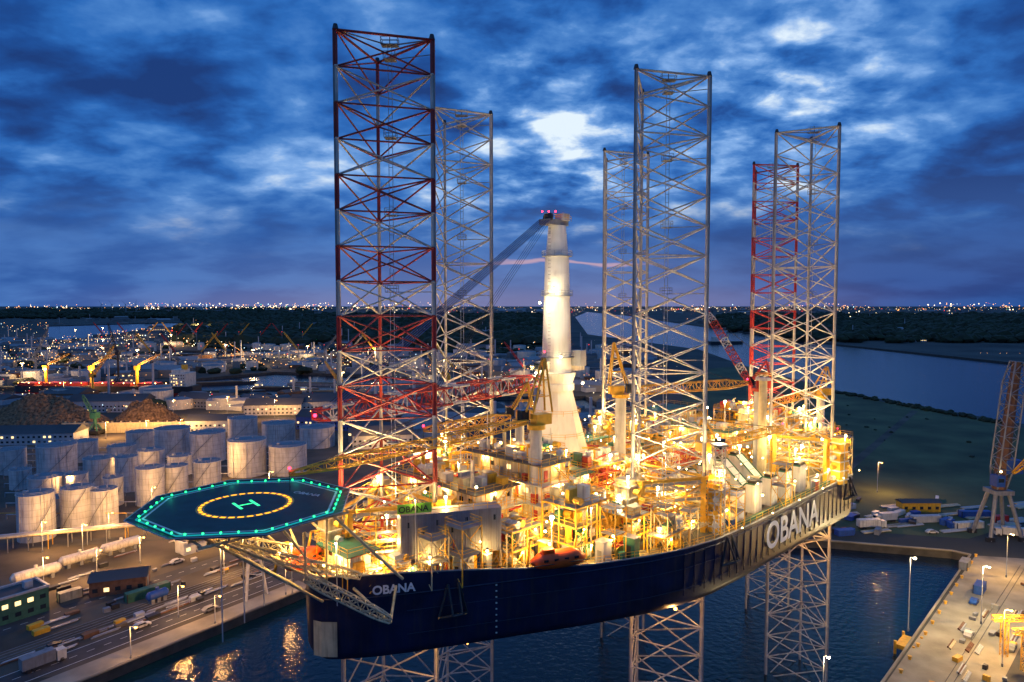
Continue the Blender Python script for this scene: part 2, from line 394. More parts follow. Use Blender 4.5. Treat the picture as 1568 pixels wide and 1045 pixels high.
b.obj('distant_town_lights')
for bb,Y,e in [(-.68,1000,110000),(-.6,1250,160000),(-.55,960,110000),(-.42,1080,160000),(-.3,1050,140000),(-.2,950,120000),(-.6,1900,600000),(-.64,1750,500000),(-.46,2250,600000),(-.1,780,90000),(.03,700,80000),(.15,640,60000),(-.38,960,90000),(-.25,640,60000),(-.72,740,90000),(-.5,1450,200000)]:
    X=bb*Y; q=B(); q.tube((X,Y,3),(X,Y,27),.4,grey,6,.25); q.box((X,Y,27.2),(3,3,.5),grey)
    for a_ in range(4): q.octa((X+1.6*math.cos(a_*1.57),Y+1.6*math.sin(a_*1.57),26.6),.5,bulbw)
    o=q.obj('high_mast_light'); plight('mast_lamp',(X,Y,25),e,(1,.60,.25),o,.8)

# wind turbines
for (bb,Y) in [(-.60,6500),(-.585,7000),(-.565,6400),(-.50,7200),(-.55,6900)]:
    q=B(); X=bb*Y; q.tube((X,Y,3),(X,Y,95),3,lgrey,8,1.6); q.box((X,Y-2,96),(4,9,4),lgrey)
    a0=R.random()*2
    for k in range(3):
        a=a0+k*2.094; q.tube((X,Y-7,96),(X+50*math.cos(a),Y-7,96+50*math.sin(a)),2,lgrey,5,.4)
    q.obj('wind_turbine')

# ------------------------------------------------------------------ storage tanks
def tank(bb,Y,D,h,big=False):
    X=bb*Y; b=B(); N=40; r=D/2; Y+=r
    rg=[(3,r),(3+h,r),(3+h,r+.18),(3+h+.25,r+.18),(3+h+.3,r-.1)]
    vs=[];
    for zz_,rr in rg: vs+=[(X+rr*math.cos(2*math.pi*i/N),Y+rr*math.sin(2*math.pi*i/N),zz_) for i in range(N)]
    fs=[]
    for k in range(4): fs+=[(k*N+i,k*N+(i+1)%N,(k+1)*N+(i+1)%N,(k+1)*N+i) for i in range(N)]
    b.add(vs,fs,tankm)
    top=[(X+(r-.1)*math.cos(2*math.pi*i/N),Y+(r-.1)*math.sin(2*math.pi*i/N),3+h+.3) for i in range(N)]+[(X,Y,3+h+r*.14)]
    b.add(top,[(i,(i+1)%N,N) for i in range(N)],tankr)
    for k in range(1,int(h/2.4)+1):
        zr=3+k*2.4
        if zr<3+h-.5:
            vs=[(X+(r+e)*math.cos(2*math.pi*i/N),Y+(r+e)*math.sin(2*math.pi*i/N),zr+d) for e,d in ((.0,-.04),(.03,0),(.0,.04)) for i in range(N)]
            b.add(vs,[(j*N+i,j*N+(i+1)%N,(j+1)*N+(i+1)%N,(j+1)*N+i) for j in range(2) for i in range(N)],tankr)
    ring=[(X+(r+.05)*math.cos(2*math.pi*i/20),Y+(r+.05)*math.sin(2*math.pi*i/20)) for i in range(20)]
    rail(b,ring,3+h+.25,lgrey,True,1.1,.05)
    a0=R.uniform(-2.6,-1.4); pr=None
    for k in range(19):
        a=a0+k*.09; c=V((X+(r+.6)*math.cos(a),Y+(r+.6)*math.sin(a),3+h*k/18))
        if pr: b.tube(pr,c,.14,grey,4); b.tube(pr+V((0,0,1)),c+V((0,0,1)),.05,lgrey,4)
        pr=c
    for k in range(R.randint(2,4)):
        a=R.uniform(-2.9,-.3); cx_,cy_=X+(r+.25)*math.cos(a),Y+(r+.25)*math.sin(a); b.tube((cx_,cy_,3),(cx_,cy_,3+h),.12,lgrey,5)
    b.tube((X+r*.3,Y,3+h),(X+r*.3,Y,3+h+1.6),.25,lgrey,6); b.box((X-r*.4,Y-r*.3,3+h+.9),(1.5,1.2,1),lgrey)
    return b.obj('storage_tank')
for q in [(-.725,245,12.2,17),(-.659,257.5,11.3,16),(-.618,261,10,14.5),(-.547,290,11.4,16),(-.508,300,10.6,14.4),(-.46,310,11.9,14.2),(-.691,339,17.8,15.2),(-.624,316,13.6,14.2),(-.58,312,9.8,16),(-.514,384,19,15.7),(-.461,370,18.5,15.8),(-.403,339,19,17.8),(-.341,342,19,14.6),(-.353,417,20,13),(-.295,408,21,12),(-.406,430,18,14),(-.544,346,13,11.6),(-.707,295,14,10.5),(-.5,342,11.4,9.7),(-.588,367,14,9.5),(-.645,372,14,11),(-.739,316,9,9),(-.69,262,9,11),(-.60,290,8,12),(-.76,345,15,12),(-.655,300,9,11),(-.45,405,13,11),(-.56,400,15,11)]: tank(*q)
b=B()
for i in range(9):
    Y=270+i*16; b.tube((-.76*Y,Y+3,5),(-.32*Y,Y+8,5),.2,lgrey,6)
    for k in range(10): X=(-.76+.044*k)*Y; b.box((X,Y+3+k*.5,4),(.4,.4,2),grey)
b.tube((-205,262,9),(-150,262,9),.15,yellow,5); b.obj('tank_farm_pipework')

# lamps on land
def lamp(X,Y,h,en,col=ORG,bm=bulbo,r=.42,arm=1.6,name='street_lamp',z0=3):
    b=B(); b.tube((X,Y,z0),(X,Y,z0+h),.14,lgrey,8,.08); b.tube((X,Y,z0),(X,Y,z0+.8),.25,grey,8)
    b.tube((X,Y,z0+h),(X+arm,Y-.3,z0+h+.25),.07,lgrey,6); b.box((X+arm,Y-.3,z0+h+.22),(.9,.4,.18),grey)
    b.ball((X+arm,Y-.3,z0+h-.05),r,bm,0,.8)
    o=b.obj(name); plight('lamp_light',(X+arm,Y-.3,z0+h-.9),en,col,o,.3)
for bb,Y,h,e in [(-.68,474,14,30000),(-.60,440,11,32000),(-.54,446,11,32000),(-.49,450,11,32000),(-.64,236,10,11000),(-.60,250,10,10000),(-.52,262,9,10000),(-.555,226,9,8000),(-.70,205,10,9000),(-.47,236,10,10000),(-.43,215,9,8000),(-.62,214,9,7000),(-.50,520,14,30000),(-.42,540,14,30000),(-.35,520,14,30000),(-.30,480,12,20000),(-.44,330,12,14000),(-.57,330,12,12000),(-.40,262,10,10000),(-.475,248,9,9000),(-.66,300,11,9000),(-.2,400,12,20000),(-.66,640,14,30000),(.542,313,14,18000),(-.72,255,10,9000),(-.50,186,9,6000),(-.36,300,13,18000),(-.535,278,12,9000),(-.70,236,11,9000)]:
    lamp(bb*Y,Y,h,e)
lamp(105.8,178,20,9000,WHITE,bulbh,.42,1.,'quay_light_mast'); lamp(59.5,127,20,3500,WHITE,bulbh,.35,.8,'quay_light_mast')
lamp(128,182,16,22000,WHITE,bulbh,.3,1.5,'quay_light_mast'); lamp(118,160,14,18000,WARM,bulbw,.3,1.5,'quay_light_mast'); lamp(158,214,14,20000,WARM,bulbw,.3,1.5,'quay_light_mast')
for q in ((-93,163),(-80,181),(-67,200)): lamp(q[0]-1,q[1]+1,8,2500,ORG,bulbo,.42,1.6)

# scrap heaps
def heap(cx,cy,rx,ry,h):
    b=B(); n_=80; vs=[];fs=[]
    for i in range(n_+1):
        for j in range(n_+1):
            u=i/n_*2-1; v=j/n_*2-1; d=math.sqrt(u*u+v*v); hh=max(0,1-d)**.7
            q=MN.noise(V((cx*.1+u*3,v*3,1)))*.35+MN.noise(V((u*14,v*14,cx)))*.12
            vs.append((cx+u*rx,cy+v*ry,2.9+max(0,hh*h*(1.1+q))+ ((abs(q)*1.5+R.uniform(0,1.2)) if hh>0 else 0)))
    for i in range(n_):
        for j in range(n_):
            k=i*(n_+1)+j; fs.append((k,k+n_+1,k+n_+2,k+1))
    b.add(vs,fs,scrapm); b.obj('scrap_metal_heap')
heap(-330,478,48,24,21); heap(-264,490,26,18,17); heap(-372,440,34,18,13)
b=B()
b.box((-262,462,6.5),(86,1.2,7),cream,rad(4)); 
for i in range(15): b.box((-304+i*6.1,461.2+ i*.4,6.8),(.7,1.0,7.6),cream,rad(4))
b.box((-330,432,5.5),(50,1.2,5),cream,rad(-8))
b.obj('scrap_yard_wall')

# pipe rack
b=B()
p0=V((-190,236,0));p1=V((-98,268,0)); d=(p1-p0); sv_=V((d.y,-d.x,0)).normalized()
for k in range(6):
    o=sv_*(k*.9)
    b.tube(p0+o+V((0,0,8+ (k%2)*.4)),p1+o+V((0,0,8+(k%2)*.4)),.22+.1*(k%3),[lgrey,silver,cream][k%3],8)
for i in range(17):
    c=p0+d*(i/16)
    for s_ in (0,5): 
        o=sv_*s_; b.tube(c+o+V((0,0,3)),c+o+V((0,0,8)),.16,yellow if i%4==0 else grey,5)
    b.tube(c+V((0,0,7.6)),c+sv_*5+V((0,0,7.6)),.15,grey,5)
b.obj('pipe_rack')
def htank(X,Y,L,r,m,name):
    b=B(); c=V((X,Y,3+r+1)); 
    b.tube(c-dq*L/2,c+dq*L/2,r,m,20); b.tube(c+dq*L/2,c+dq*(L/2+r*.5),r,m,20,r*.45); b.tube(c-dq*L/2,c-dq*(L/2+r*.5),r,m,20,r*.45)
    for s_ in (-.35,0,.35): b.box(c+dq*L*s_-V((0,0,r*.6+.5)),(1,2*r*.8,r+.9),grey,math.atan2(dq.y,dq.x))
    b.tube(c+V((0,0,r)),c+V((0,0,r+.8)),.5,m,10); b.obj(name)
htank(-150,211,12,1.7,white,'horizontal_storage_vessel'); htank(-145,225,11,1.6,white,'horizontal_storage_vessel'); htank(-138,237,12,1.6,white,'horizontal_storage_vessel'); htank(-104,196,5,1.3,blue,'horizontal_storage_vessel')

def bld(name,X,Y,wx,wy,h,rot,m,pitched=False,lit=.5):
    b=B(); r=rad(rot); cr,sr=math.cos(r),math.sin(r)
    def T(a,c,z_): return (X+cr*a-sr*c,Y+sr*a+cr*c,z_)
    b.box((X,Y,3+h/2),(wx,wy,h),m,r,roofm)
    if pitched:
        hp=wy*.22; e=.5
        vs=[T(-wx/2-e,-wy/2-e,3+h),T(wx/2+e,-wy/2-e,3+h),T(wx/2+e,wy/2+e,3+h),T(-wx/2-e,wy/2+e,3+h),T(-wx/2-e,0,3+h+hp),T(wx/2+e,0,3+h+hp)]
        b.add(vs,[(0,1,5,4),(2,3,4,5),(1,2,5),(3,0,4)],roofm)
    else:
        for a,c,sx,sy in ((0,-wy/2,wx,.3),(0,wy/2,wx,.3),(-wx/2,0,.3,wy),(wx/2,0,.3,wy)):
            q=T(a,c,3+h+.3); b.box(q,(sx+.35,sy+.35,.6),lgrey,r)
        b.box(T(wx*.2,0,3+h+.9),(2,2,1.8),lgrey,r)
    k=int(wx/3)
    for lv in range(max(1,int(h/3.2))):
        for i in range(k):
            b.box(T(-wx/2+1.5+i*(wx-3)/max(1,k-1),-wy/2-.03,4.8+lv*3),(1.4,.1,1.2),winlit if R.random()<lit else glass,r)
    b.box(T(wx/2+.03,0,4.7),(.1,2.6,3.2),grey,r)
    return b.obj(name)
bld('quay_office_building',-139,188,12,9,7,54,green,False,.6); bld('brick_shed',-120,205,15,8,4.5,20,brick,True,.2)
bld('site_office',-112,240,14,6,4,54,lgrey,False,.3); bld('pump_house',-100,252,10,6,4,20,cream,False,.4)
bld('warehouse',-300,430,50,18,7,5,lgrey,True,.2); bld('warehouse',-205,470,36,16,8,5,lgrey,True,.2); bld('warehouse',-130,480,40,18,9,-10,blue,True,.2); bld('warehouse',-80,420,36,20,8,10,lgrey,True,.1)
bld('warehouse',-150,560,60,24,9,12,white,True,.1); bld('warehouse',-260,580,50,20,8,-12,grey,True,.1); bld('warehouse',0,400,50,24,9,5,grey,True,.2); bld('terminal_building',80,430,40,18,14,5,lgrey,False,.5); bld('quay_shed',172,285,16,5,4,0,yellow,True,.2)
bld('warehouse',-190,545,44,20,8,6,white,True,.1); bld('warehouse',-100,520,34,18,8,0,white,True,.3); bld('warehouse',-330,560,60,22,9,4,lgrey,True,.1); bld('terminal_building',-60,480,26,16,12,8,white,False,.4)
def container(X,Y,rot,m,L=12.2,z=3.06,name='shipping_container'):
    b=B(); r=rad(rot); b.box((X,Y,z+1.3),(L,2.44,2.6),m,r)
    k=int(L/.6)
    for i in range(k):
        a=-L/2+.3+i*(L-.6)/(k-1)
        for s_ in (-1,1): b.box((X+math.cos(r)*a-math.sin(r)*s_*1.24,Y+math.sin(r)*a+math.cos(r)*s_*1.24,z+1.3),(.22,.08,2.3),m,r)
    for a in (-L/2,L/2):
        for s_ in (-1,1): b.box((X+math.cos(r)*a-math.sin(r)*s_*1.2,Y+math.sin(r)*a+math.cos(r)*s_*1.2,z+1.3),(.2,.2,2.7),dark,r)
    b.obj(name)
container(-109,200,50,green); container(-131,198,50,cream,6)
container(142,203,47,blue,6); container(150,222,47,grey,6); container(178,262,10,white); container(190,276,0,blue); container(196,270,12,red,6); container(166,270,5,lgrey); container(182,292,0,red,6)
def truck(X,Y,rot,m,L=9):
    b=B(); r=rad(rot); 
    def T(a,c,z_): return (X+math.cos(r)*a-math.sin(r)*c,Y+math.sin(r)*a+math.cos(r)*c,z_)
    b.box(T(-1,0,3.06+2.3),(L,2.4,2.7),m,r); b.box(T(L/2+.3,0,3.06+1.7),(2,2.3,2.5),white,r); b.box(T(L/2+1.32,0,3.06+2.2),(.06,2,.9),glass,r)
    b.box(T(0,0,3.06+.8),(L+2,1,.3),dark,r)
    for a in (-L/2+.3,-L/2+1.5,L/2+.3):
        for s_ in (-1,1): b.tube(T(a,s_*1.15,3.56),T(a,s_*.85,3.56),.5,dark,12)
    b.obj('parked_truck')
truck(140,262,8,white); truck(150,270,190,lgrey,7); truck(188,252,160,white); truck(-113,160,54,grey,7)
def car(X,Y,rot,m):
    b=B(); r=rad(rot); 
    def T(a,c,z_): return (X+math.cos(r)*a-math.sin(r)*c,Y+math.sin(r)*a+math.cos(r)*c,3.06+z_)
    prof=[(-2.2,.35),(2.2,.35),(2.25,.75),(1.2,.95),(.6,1.45),(-1.2,1.45),(-1.9,.95),(-2.25,.9)]; k=len(prof)
    b.add([T(a,-.85,h_) for a,h_ in prof]+[T(a,.85,h_) for a,h_ in prof],[(i,(i+1)%k,k+(i+1)%k,k+i) for i in range(k)]+[tuple(range(k)),tuple(range(2*k-1,k-1,-1))],m)
    for s_ in (-.87,.87): b.add([T(-1.55,s_,.98),T(1.0,s_,.98),T(.55,s_,1.38),T(-1.1,s_,1.38)],[(0,1,2,3)],glass)
    for a in (-1.4,1.4):
        for s_ in (-.88,.7): b.tube(T(a,s_,.33),T(a,s_+.18,.33),.33,dark,12)
    b.obj('parked_car')
for X,Y,a,m in [(-100,180,54,white),(-86,190,54,grey),(-128,214,20,white),(-125,216,20,grey),(-113,226,54,lgrey),(120,175,45,white),(126,168,45,grey),(135,195,45,blue),(160,256,5,white),(128,258,5,red),(-122,150,54,grey)]: car(X,Y,a,m)

# tripod mast on quay
b=B(); t0=V((-77.5,200,25))
for a in (.4,2.5,4.6): b.tube(t0+V((.4*math.cos(a),.4*math.sin(a),0)),(-77.5+4*math.cos(a),200+4*math.sin(a),3),.32,white,8,.4)
for z_ in (9,15,20):
    f=(25-z_)/22
    P=[(-77.5+(.4+3.6*f)*math.cos(a),200+(.4+3.6*f)*math.sin(a),z_) for a in (.4,2.5,4.6)]
    for i in range(3): b.tube(P[i],P[(i+1)%3],.12,white,6)
b.box((-77.5,200,25.3),(3,3,.4),lgrey); b.obj('tripod_mast')

# bulk carrier
b=B(); 
def ST(a,c,z_): 
    r=rad(-2); return (-402+math.cos(r)*a-math.sin(r)*c,672+math.sin(r)*a+math.cos(r)*c,z_)
out=[(-92,-9),(-88,-12),(75,-12),(86,-7),(93,0),(86,7),(75,12),(-88,12),(-92,9)]; out=[(-a,c) for a,c in out]
k=len(out)
b.add([ST(a*.98,c*.9,-1) for a,c in out]+[ST(a,c,4.5) for a,c in out],[(i,(i+1)%k,k+(i+1)%k,k+i) for i in range(k)],red)
b.add([ST(a,c,4.5) for a,c in out]+[ST(a,c,11) for a,c in out],[(i,(i+1)%k,k+(i+1)%k,k+i) for i in range(k)],dark)
b.add([ST(a,c,10.5) for a,c in out],[tuple(range(k))],deckm)
b.box(ST(78,0,17),(16,20,13),white,rad(-2)); b.box(ST(76,0,25),(10,16,4),white,rad(-2)); b.box(ST(80,0,29),(4,5,5),yellow,rad(-2))
for lv in range(4):
    for i in range(6): b.box(ST(72+i*2.4,-10.05,12.5+lv*3),(1,.1,1),winlit if R.random()<.5 else glass,rad(-2))
for i in range(6): b.box(ST(-75+i*24,0,12),(17,15,3),dred,rad(-2))
for i in range(3):
    X0=-60+i*46; b.tube(ST(X0,0,11),ST(X0,0,30),1.4,yellow,10); b.box(ST(X0,0,28),(4,4,4),yellow,rad(-2)); lattice(b,ST(X0,0,30),ST(X0+26,-3,42),1.6,1.6,8,[yellow])
for i in range(16): b.octa(ST(-80+i*10.5,-11,14),.45,bulbw if i%3 else bulbo)
o=b.obj('bulk_carrier_ship')
for a_ in (-60,-10,40): plight('ship_deck_light',ST(a_,-4,26),40000,ORG,o,.5)
for X,Y,a,m in [(-290,690,15,dark),(-240,720,-10,dark),(-215,760,-8,grey),(-330,770,20,dark),(-180,690,5,dark),(-560,1210,8,dark)]:
    b=B(); r=rad(a); 
    def BT(p_,c,z_): return (X+math.cos(r)*p_-math.sin(r)*c,Y+math.sin(r)*p_+math.cos(r)*c,z_)
    o_=[(-36,-5),(32,-5),(38,0),(32,5),(-36,5)]
    b.add([BT(p_,c,-.5) for p_,c in o_]+[BT(p_,c,2.6) for p_,c in o_],[(i,(i+1)%5,5+(i+1)%5,5+i) for i in range(5)]+[(5,6,7,8,9)],m)
    b.box(BT(-2,0,3.1),(50,7,1.2),deckm,r); b.box(BT(-31,0,4.6),(6,7,4),white,r); b.box(BT(-31,-3.52,5),(4,.1,1),winlit,r)
    b.obj('river_barge')
b=B(); b.prism([(455,1560),(520,1570),(535,1580),(520,1590),(455,1590)],-.5,6,dark,deckm); b.box((470,1578,11),(14,16,10),white); b.tube((500,1578,6),(500,1578,22),.8,yellow,6); b.obj('coaster_ship')

# yard cranes
def yardcrane(X,Y,h,m,dx,dy,L,name='mobile_harbour_crane'):
    b=B(); b.box((X,Y,5),(9,9,2),dark)
    for a in (-3.6,3.6):
        for c in (-3.6,3.6): b.tube((X+a,Y+c,4),(X+a*.3,Y+c*.3,10),.5,m,8); b.box((X+a,Y+c,3.7),(2.4,1,1.2),dark)
    b.tube((X,Y,9),(X,Y,h),1.1,m,10); b.box((X,Y,h-4),(4,5,4),m); b.box((X+dx*.1,Y+dy*.1,h-5),(2,2,2.4),glass)
    lattice(b,(X,Y,h-6),(X+dx,Y+dy,h+L),1.8,1.8,14,[m],.2,.1); b.tube((X,Y,h),(X+dx,Y+dy,h+L),.08,dark,4)
    b.tube((X+dx,Y+dy,h+L),(X+dx,Y+dy,h-4),.06,dark,4); b.obj(name)
yardcrane(-395,640,28,yellow,24,-5,24); yardcrane(-280,455,20,green,-6,-3,10); yardcrane(-440,760,40,dark,-10,0,30); yardcrane(-60,640,26,yellow,-20,0,18); yardcrane(30,520,30,yellow,14,0,20); yardcrane(-150,600,24,yellow,-16,4,16); yardcrane(-560,800,36,grey,16,0,26)
# portal crane on the right quay
b=B(); X,Y=182,252
for a in (-6,6):
    for c in (-5,5): b.tube((X+a,Y+c,3),(X+a*.4,Y+c*.4,20),.7,grey,8); b.box((X+a,Y+c,3.8),(3,1.2,1.6),dark)
b.box((X,Y,20.5),(7,7,1.6),grey)
b.tube((X,Y,21),(X+5,Y,69),2.4,brick,8,1.5)
lattice(b,(X,Y,21),(X+5,Y,69),5.0,5.0,12,[grey],.3,.16,.6)
b.box((X-2,Y-2,25),(3,4,4),blue); b.box((X-2,Y-4.05,25.4),(2,.1,1.4),glass); b.box((X+4,Y,30),(6,5,5),blue)
lattice(b,(X+3,Y-3,28),(X+12,Y-30,58),2,2,12,[yellow],.2,.1); b.tube((X+5,Y,69),(X+12,Y-30,58),.12,dark,4); b.ball((X-3,Y-5,29),.4,bulbw)
b.obj('portal_slewing_crane')
b=B()
for a in (0,9):
    for c in (0,7): lattice(b,(122+a,158+c,3),(122+a,158+c,12),1.2,1.2,5,[yellow],.12,.07,1)
for c in (0,7): lattice(b,(119,158+c,12.6),(135,158+c,12.6),1.2,1.2,10,[yellow],.12,.07,1)
b.obj('gantry_frame')
# quay furniture
b=B()
for i in range(18):
    tt=i/17; X=62.5+tt*97; Y=127+tt*106.; b.tube((X+1,Y-1,3.03),(X+1,Y-1,3.7),.35,yellow,10); b.tube((X+1,Y-1,3.7),(X+1,Y-1,3.9),.5,yellow,10)
b.obj('mooring_bollards')
b=B()
for i in range(80):
    X=R.uniform(0,1);q=R.uniform(5,34); px_=75+X*85+q*.7; py_=140+X*85-q*.7
    if R.random()<.5: b.box((px_,py_,3.03+.5),(R.uniform(.6,3),R.uniform(.6,2),R.uniform(.5,1.6)),R.choice([grey,cream,yellow,blue,dark,brick,grey]),rad(45+R.uniform(-15,15)))
    else:
        for k in range(3): b.tube((px_,py_+k*.5,3.3),(px_+4,py_+4+k*.5,3.3),.22,R.choice([lgrey,cream,brick]),6)
b.obj('quay_cargo')
b=B(); 
for k in (0,1.6,14,15.6): b.tube((76+k,129-k*.3,3.06),(170+k,224-k*.3,3.06),.07,dark,4)
b.obj('crane_rails')
land('quay_roadway',[(92,132),(186,226),(192,222),(98,127)],[],asph,3.036,False)
b=B(); b.prism([(99,172),(104,177),(107,174),(102,169)],1.5,2.6,yellow); 
for a,c in ((99,172),(104,177),(107,174),(102,169)): b.tube((a,c,-3),(a,c,3.4),.35,yellow,8)
b.obj('fender_platform')
b=B()
for i in range(140):
    s0_=R.uniform(-60,60); o_=R.choice([R.uniform(18,23),R.uniform(31,39),R.uniform(48,75)]); q=V((-98,157,0))+dq*s0_+nq*o_; X,Y=q.x,q.y
    if R.random()<.5: b.box((X,Y,3.05+.5),(R.uniform(.8,4),R.uniform(.8,2),R.uniform(.6,1.6)),R.choice([grey,lgrey,yellow,brick,dark,dark,dirtm]),rad(54+R.uniform(-8,8)))
    else:
        for k in range(4): b.tube((X,Y+k*.5,3.3),(X+4,Y+5.6+k*.5,3.3),.2,R.choice([lgrey,grey,brick]),6)
b.obj('yard_stockpile')
b=B()
for i in range(70):
    X=R.uniform(122,225);Y=R.uniform(254,300)
    if R.random()<.5: b.box((X,Y,4),(R.uniform(2,8),R.uniform(1,3),R.uniform(1,2.6)),R.choice([grey,white,blue,lgrey,dark]),R.random())
    else:
        for k in range(4): b.tube((X,Y+k*.7,3.4),(X+12,Y+3+k*.7,3.4),.3,R.choice([lgrey,cream]),6)
b.obj('pipe_stacks')

# ================================================================== VESSEL
c45=math.sqrt(.5)
def W(u,v,z): return V((-18+c45*(u+v),100+c45*(u-v),z))
Vs=empty('jackup_installation_vessel',W(60,0,50))
N_=[(-11.5,-3),(-11,-1),(-9.5,.6),(-6,3.2),(-1.5,5.9),(6,9.9),(13.7,13.9),(23.5,19),(33.3,23.4),(40,25.6),(47.7,27),(60,27.5),(75,27.5),(90,27.5),(112,27.5),(122,23),(134,16),(143,9),(149,2),(151,-3)]
F_=[(u,-3-(v+3)*1.25) for u,v in N_[1:-1]][::-1]
OUT=N_+F_
def ztop(u): 
    s_=max(0,min(1,(26-u)/32)); return 50+2.3*s_*s_*(3-2*s_)
DZ=49.3
b=B(); k=len(OUT)
cu,cv=60,-3
def ins(u,v,e):
    d=V((cu-u,cv-v)); d.normalize(); return u+d.x*e,v+d.y*e
rings=[]
for zf,e in ((None,0),(49.0,.05),(45,.15),(41.4,.3),(40.3,.7),(40,1.6)):
    rings.append([W(*ins(u,v,e),(ztop(u) if zf is None else zf)) for u,v in OUT])
vs=[q for r_ in rings for q in r_]; fs=[]
for j in range(len(rings)-1): fs+=[(j*k+i,j*k+(i+1)%k,(j+1)*k+(i+1)%k,(j+1)*k+i) for i in range(k)]
fs.append(tuple(range((len(rings)-1)*k,len(rings)*k)))
b.add(vs,fs,navy)
hull=b.obj('hull',Vs)
for p_ in hull.data.polygons:
    if len(p_.vertices)==4: p_.use_smooth=True
b=B()
for i in range(k):
    a=OUT[i];c=OUT[(i+1)%k]
    b.tube(W(*a,ztop(a[0])),W(*c,ztop(c[0])),.14,grey,6)
    b.tube(W(*a,49.05),W(*c,49.05),.12,navy,6); 
for i in range(30): 
    u=40+i*2.5; vv_=27.42 if u>60 else 25.6+(u-40)/7.7*1.4-.05 if u<47.7 else 27+(u-47.7)/12.3*.5-.05
    b.box(W(u,vv_,45.8),(.1,.16,7.4),navy,rad(45))
for zz_ in (43.2,46.6):
    b.tube(W(47.7,26.95,zz_),W(112,27.42,zz_),.07,navy,5)
    for i in range(4,10): b.tube(W(N_[i][0],N_[i][1]-.05,zz_),W(N_[i+1][0],N_[i+1][1]-.05,zz_),.05,navy,5)
b.obj('hull_strakes',Vs)
b=B(); q=[W(u,v-.0,0) for u,v in ((-11.6,-2.2),(-11.1,-.9),(-9.6,.7))]
q=[V((p_.x,p_.y-.12,0)) for p_ in q]
for i in range(2): b.add([(q[i].x,q[i].y,41),(q[i+1].x,q[i+1].y,41),(q[i+1].x,q[i+1].y,46),(q[i].x,q[i].y,46)],[(0,1,2,3)],cream)
for i in range(9): b.box(W(10.05,12.15,41.6+i*.9),(.25,.14,.18),white,rad(17))
b.obj('hull_markings',Vs)
b=B(); b.add([W(*ins(u,v,.1),DZ) for u,v in OUT],[tuple(range(k))],deckm); b.obj('main_deck',Vs)
def text(s_,loc,dirv,size,m,bold=.0,off=.0):
    cu_=bpy.data.curves.new('lettering','FONT'); cu_.body=s_; cu_.size=size; cu_.extrude=.02; cu_.offset=bold; cu_.align_x='LEFT'
    o=bpy.data.objects.new('lettering',cu_); S.collection.objects.link(o); cu_.materials.append(m)
    x_=V(dirv).normalized(); z_=x_.cross(V((0,0,1))); y_=V((0,0,1))
    mt=Matrix((x_,y_,z_)).transposed().to_4x4(); mt.translation=V(loc); 
    o.parent=Vs; o.matrix_parent_inverse=Matrix.Translation(Vs.location).inverted(); o.matrix_basis=mt
    return o
tw=mat('lettering_white',(.8,.8,.78),.5,0,.05)
text('OBANA',W(-5.6,3.5,49.6)+V((0,-.35,0)),(5.1,1.3,0),1.7,tw,.05)
text('OBANA',W(65.5,27.8,43.6),(1,1,0),7.2,tw,.12)

LP=[]
def dl(p_,en=1500,col=WARM,bm=bulbw,r=.22): LP.append((V(p_),en,col,bm,r))
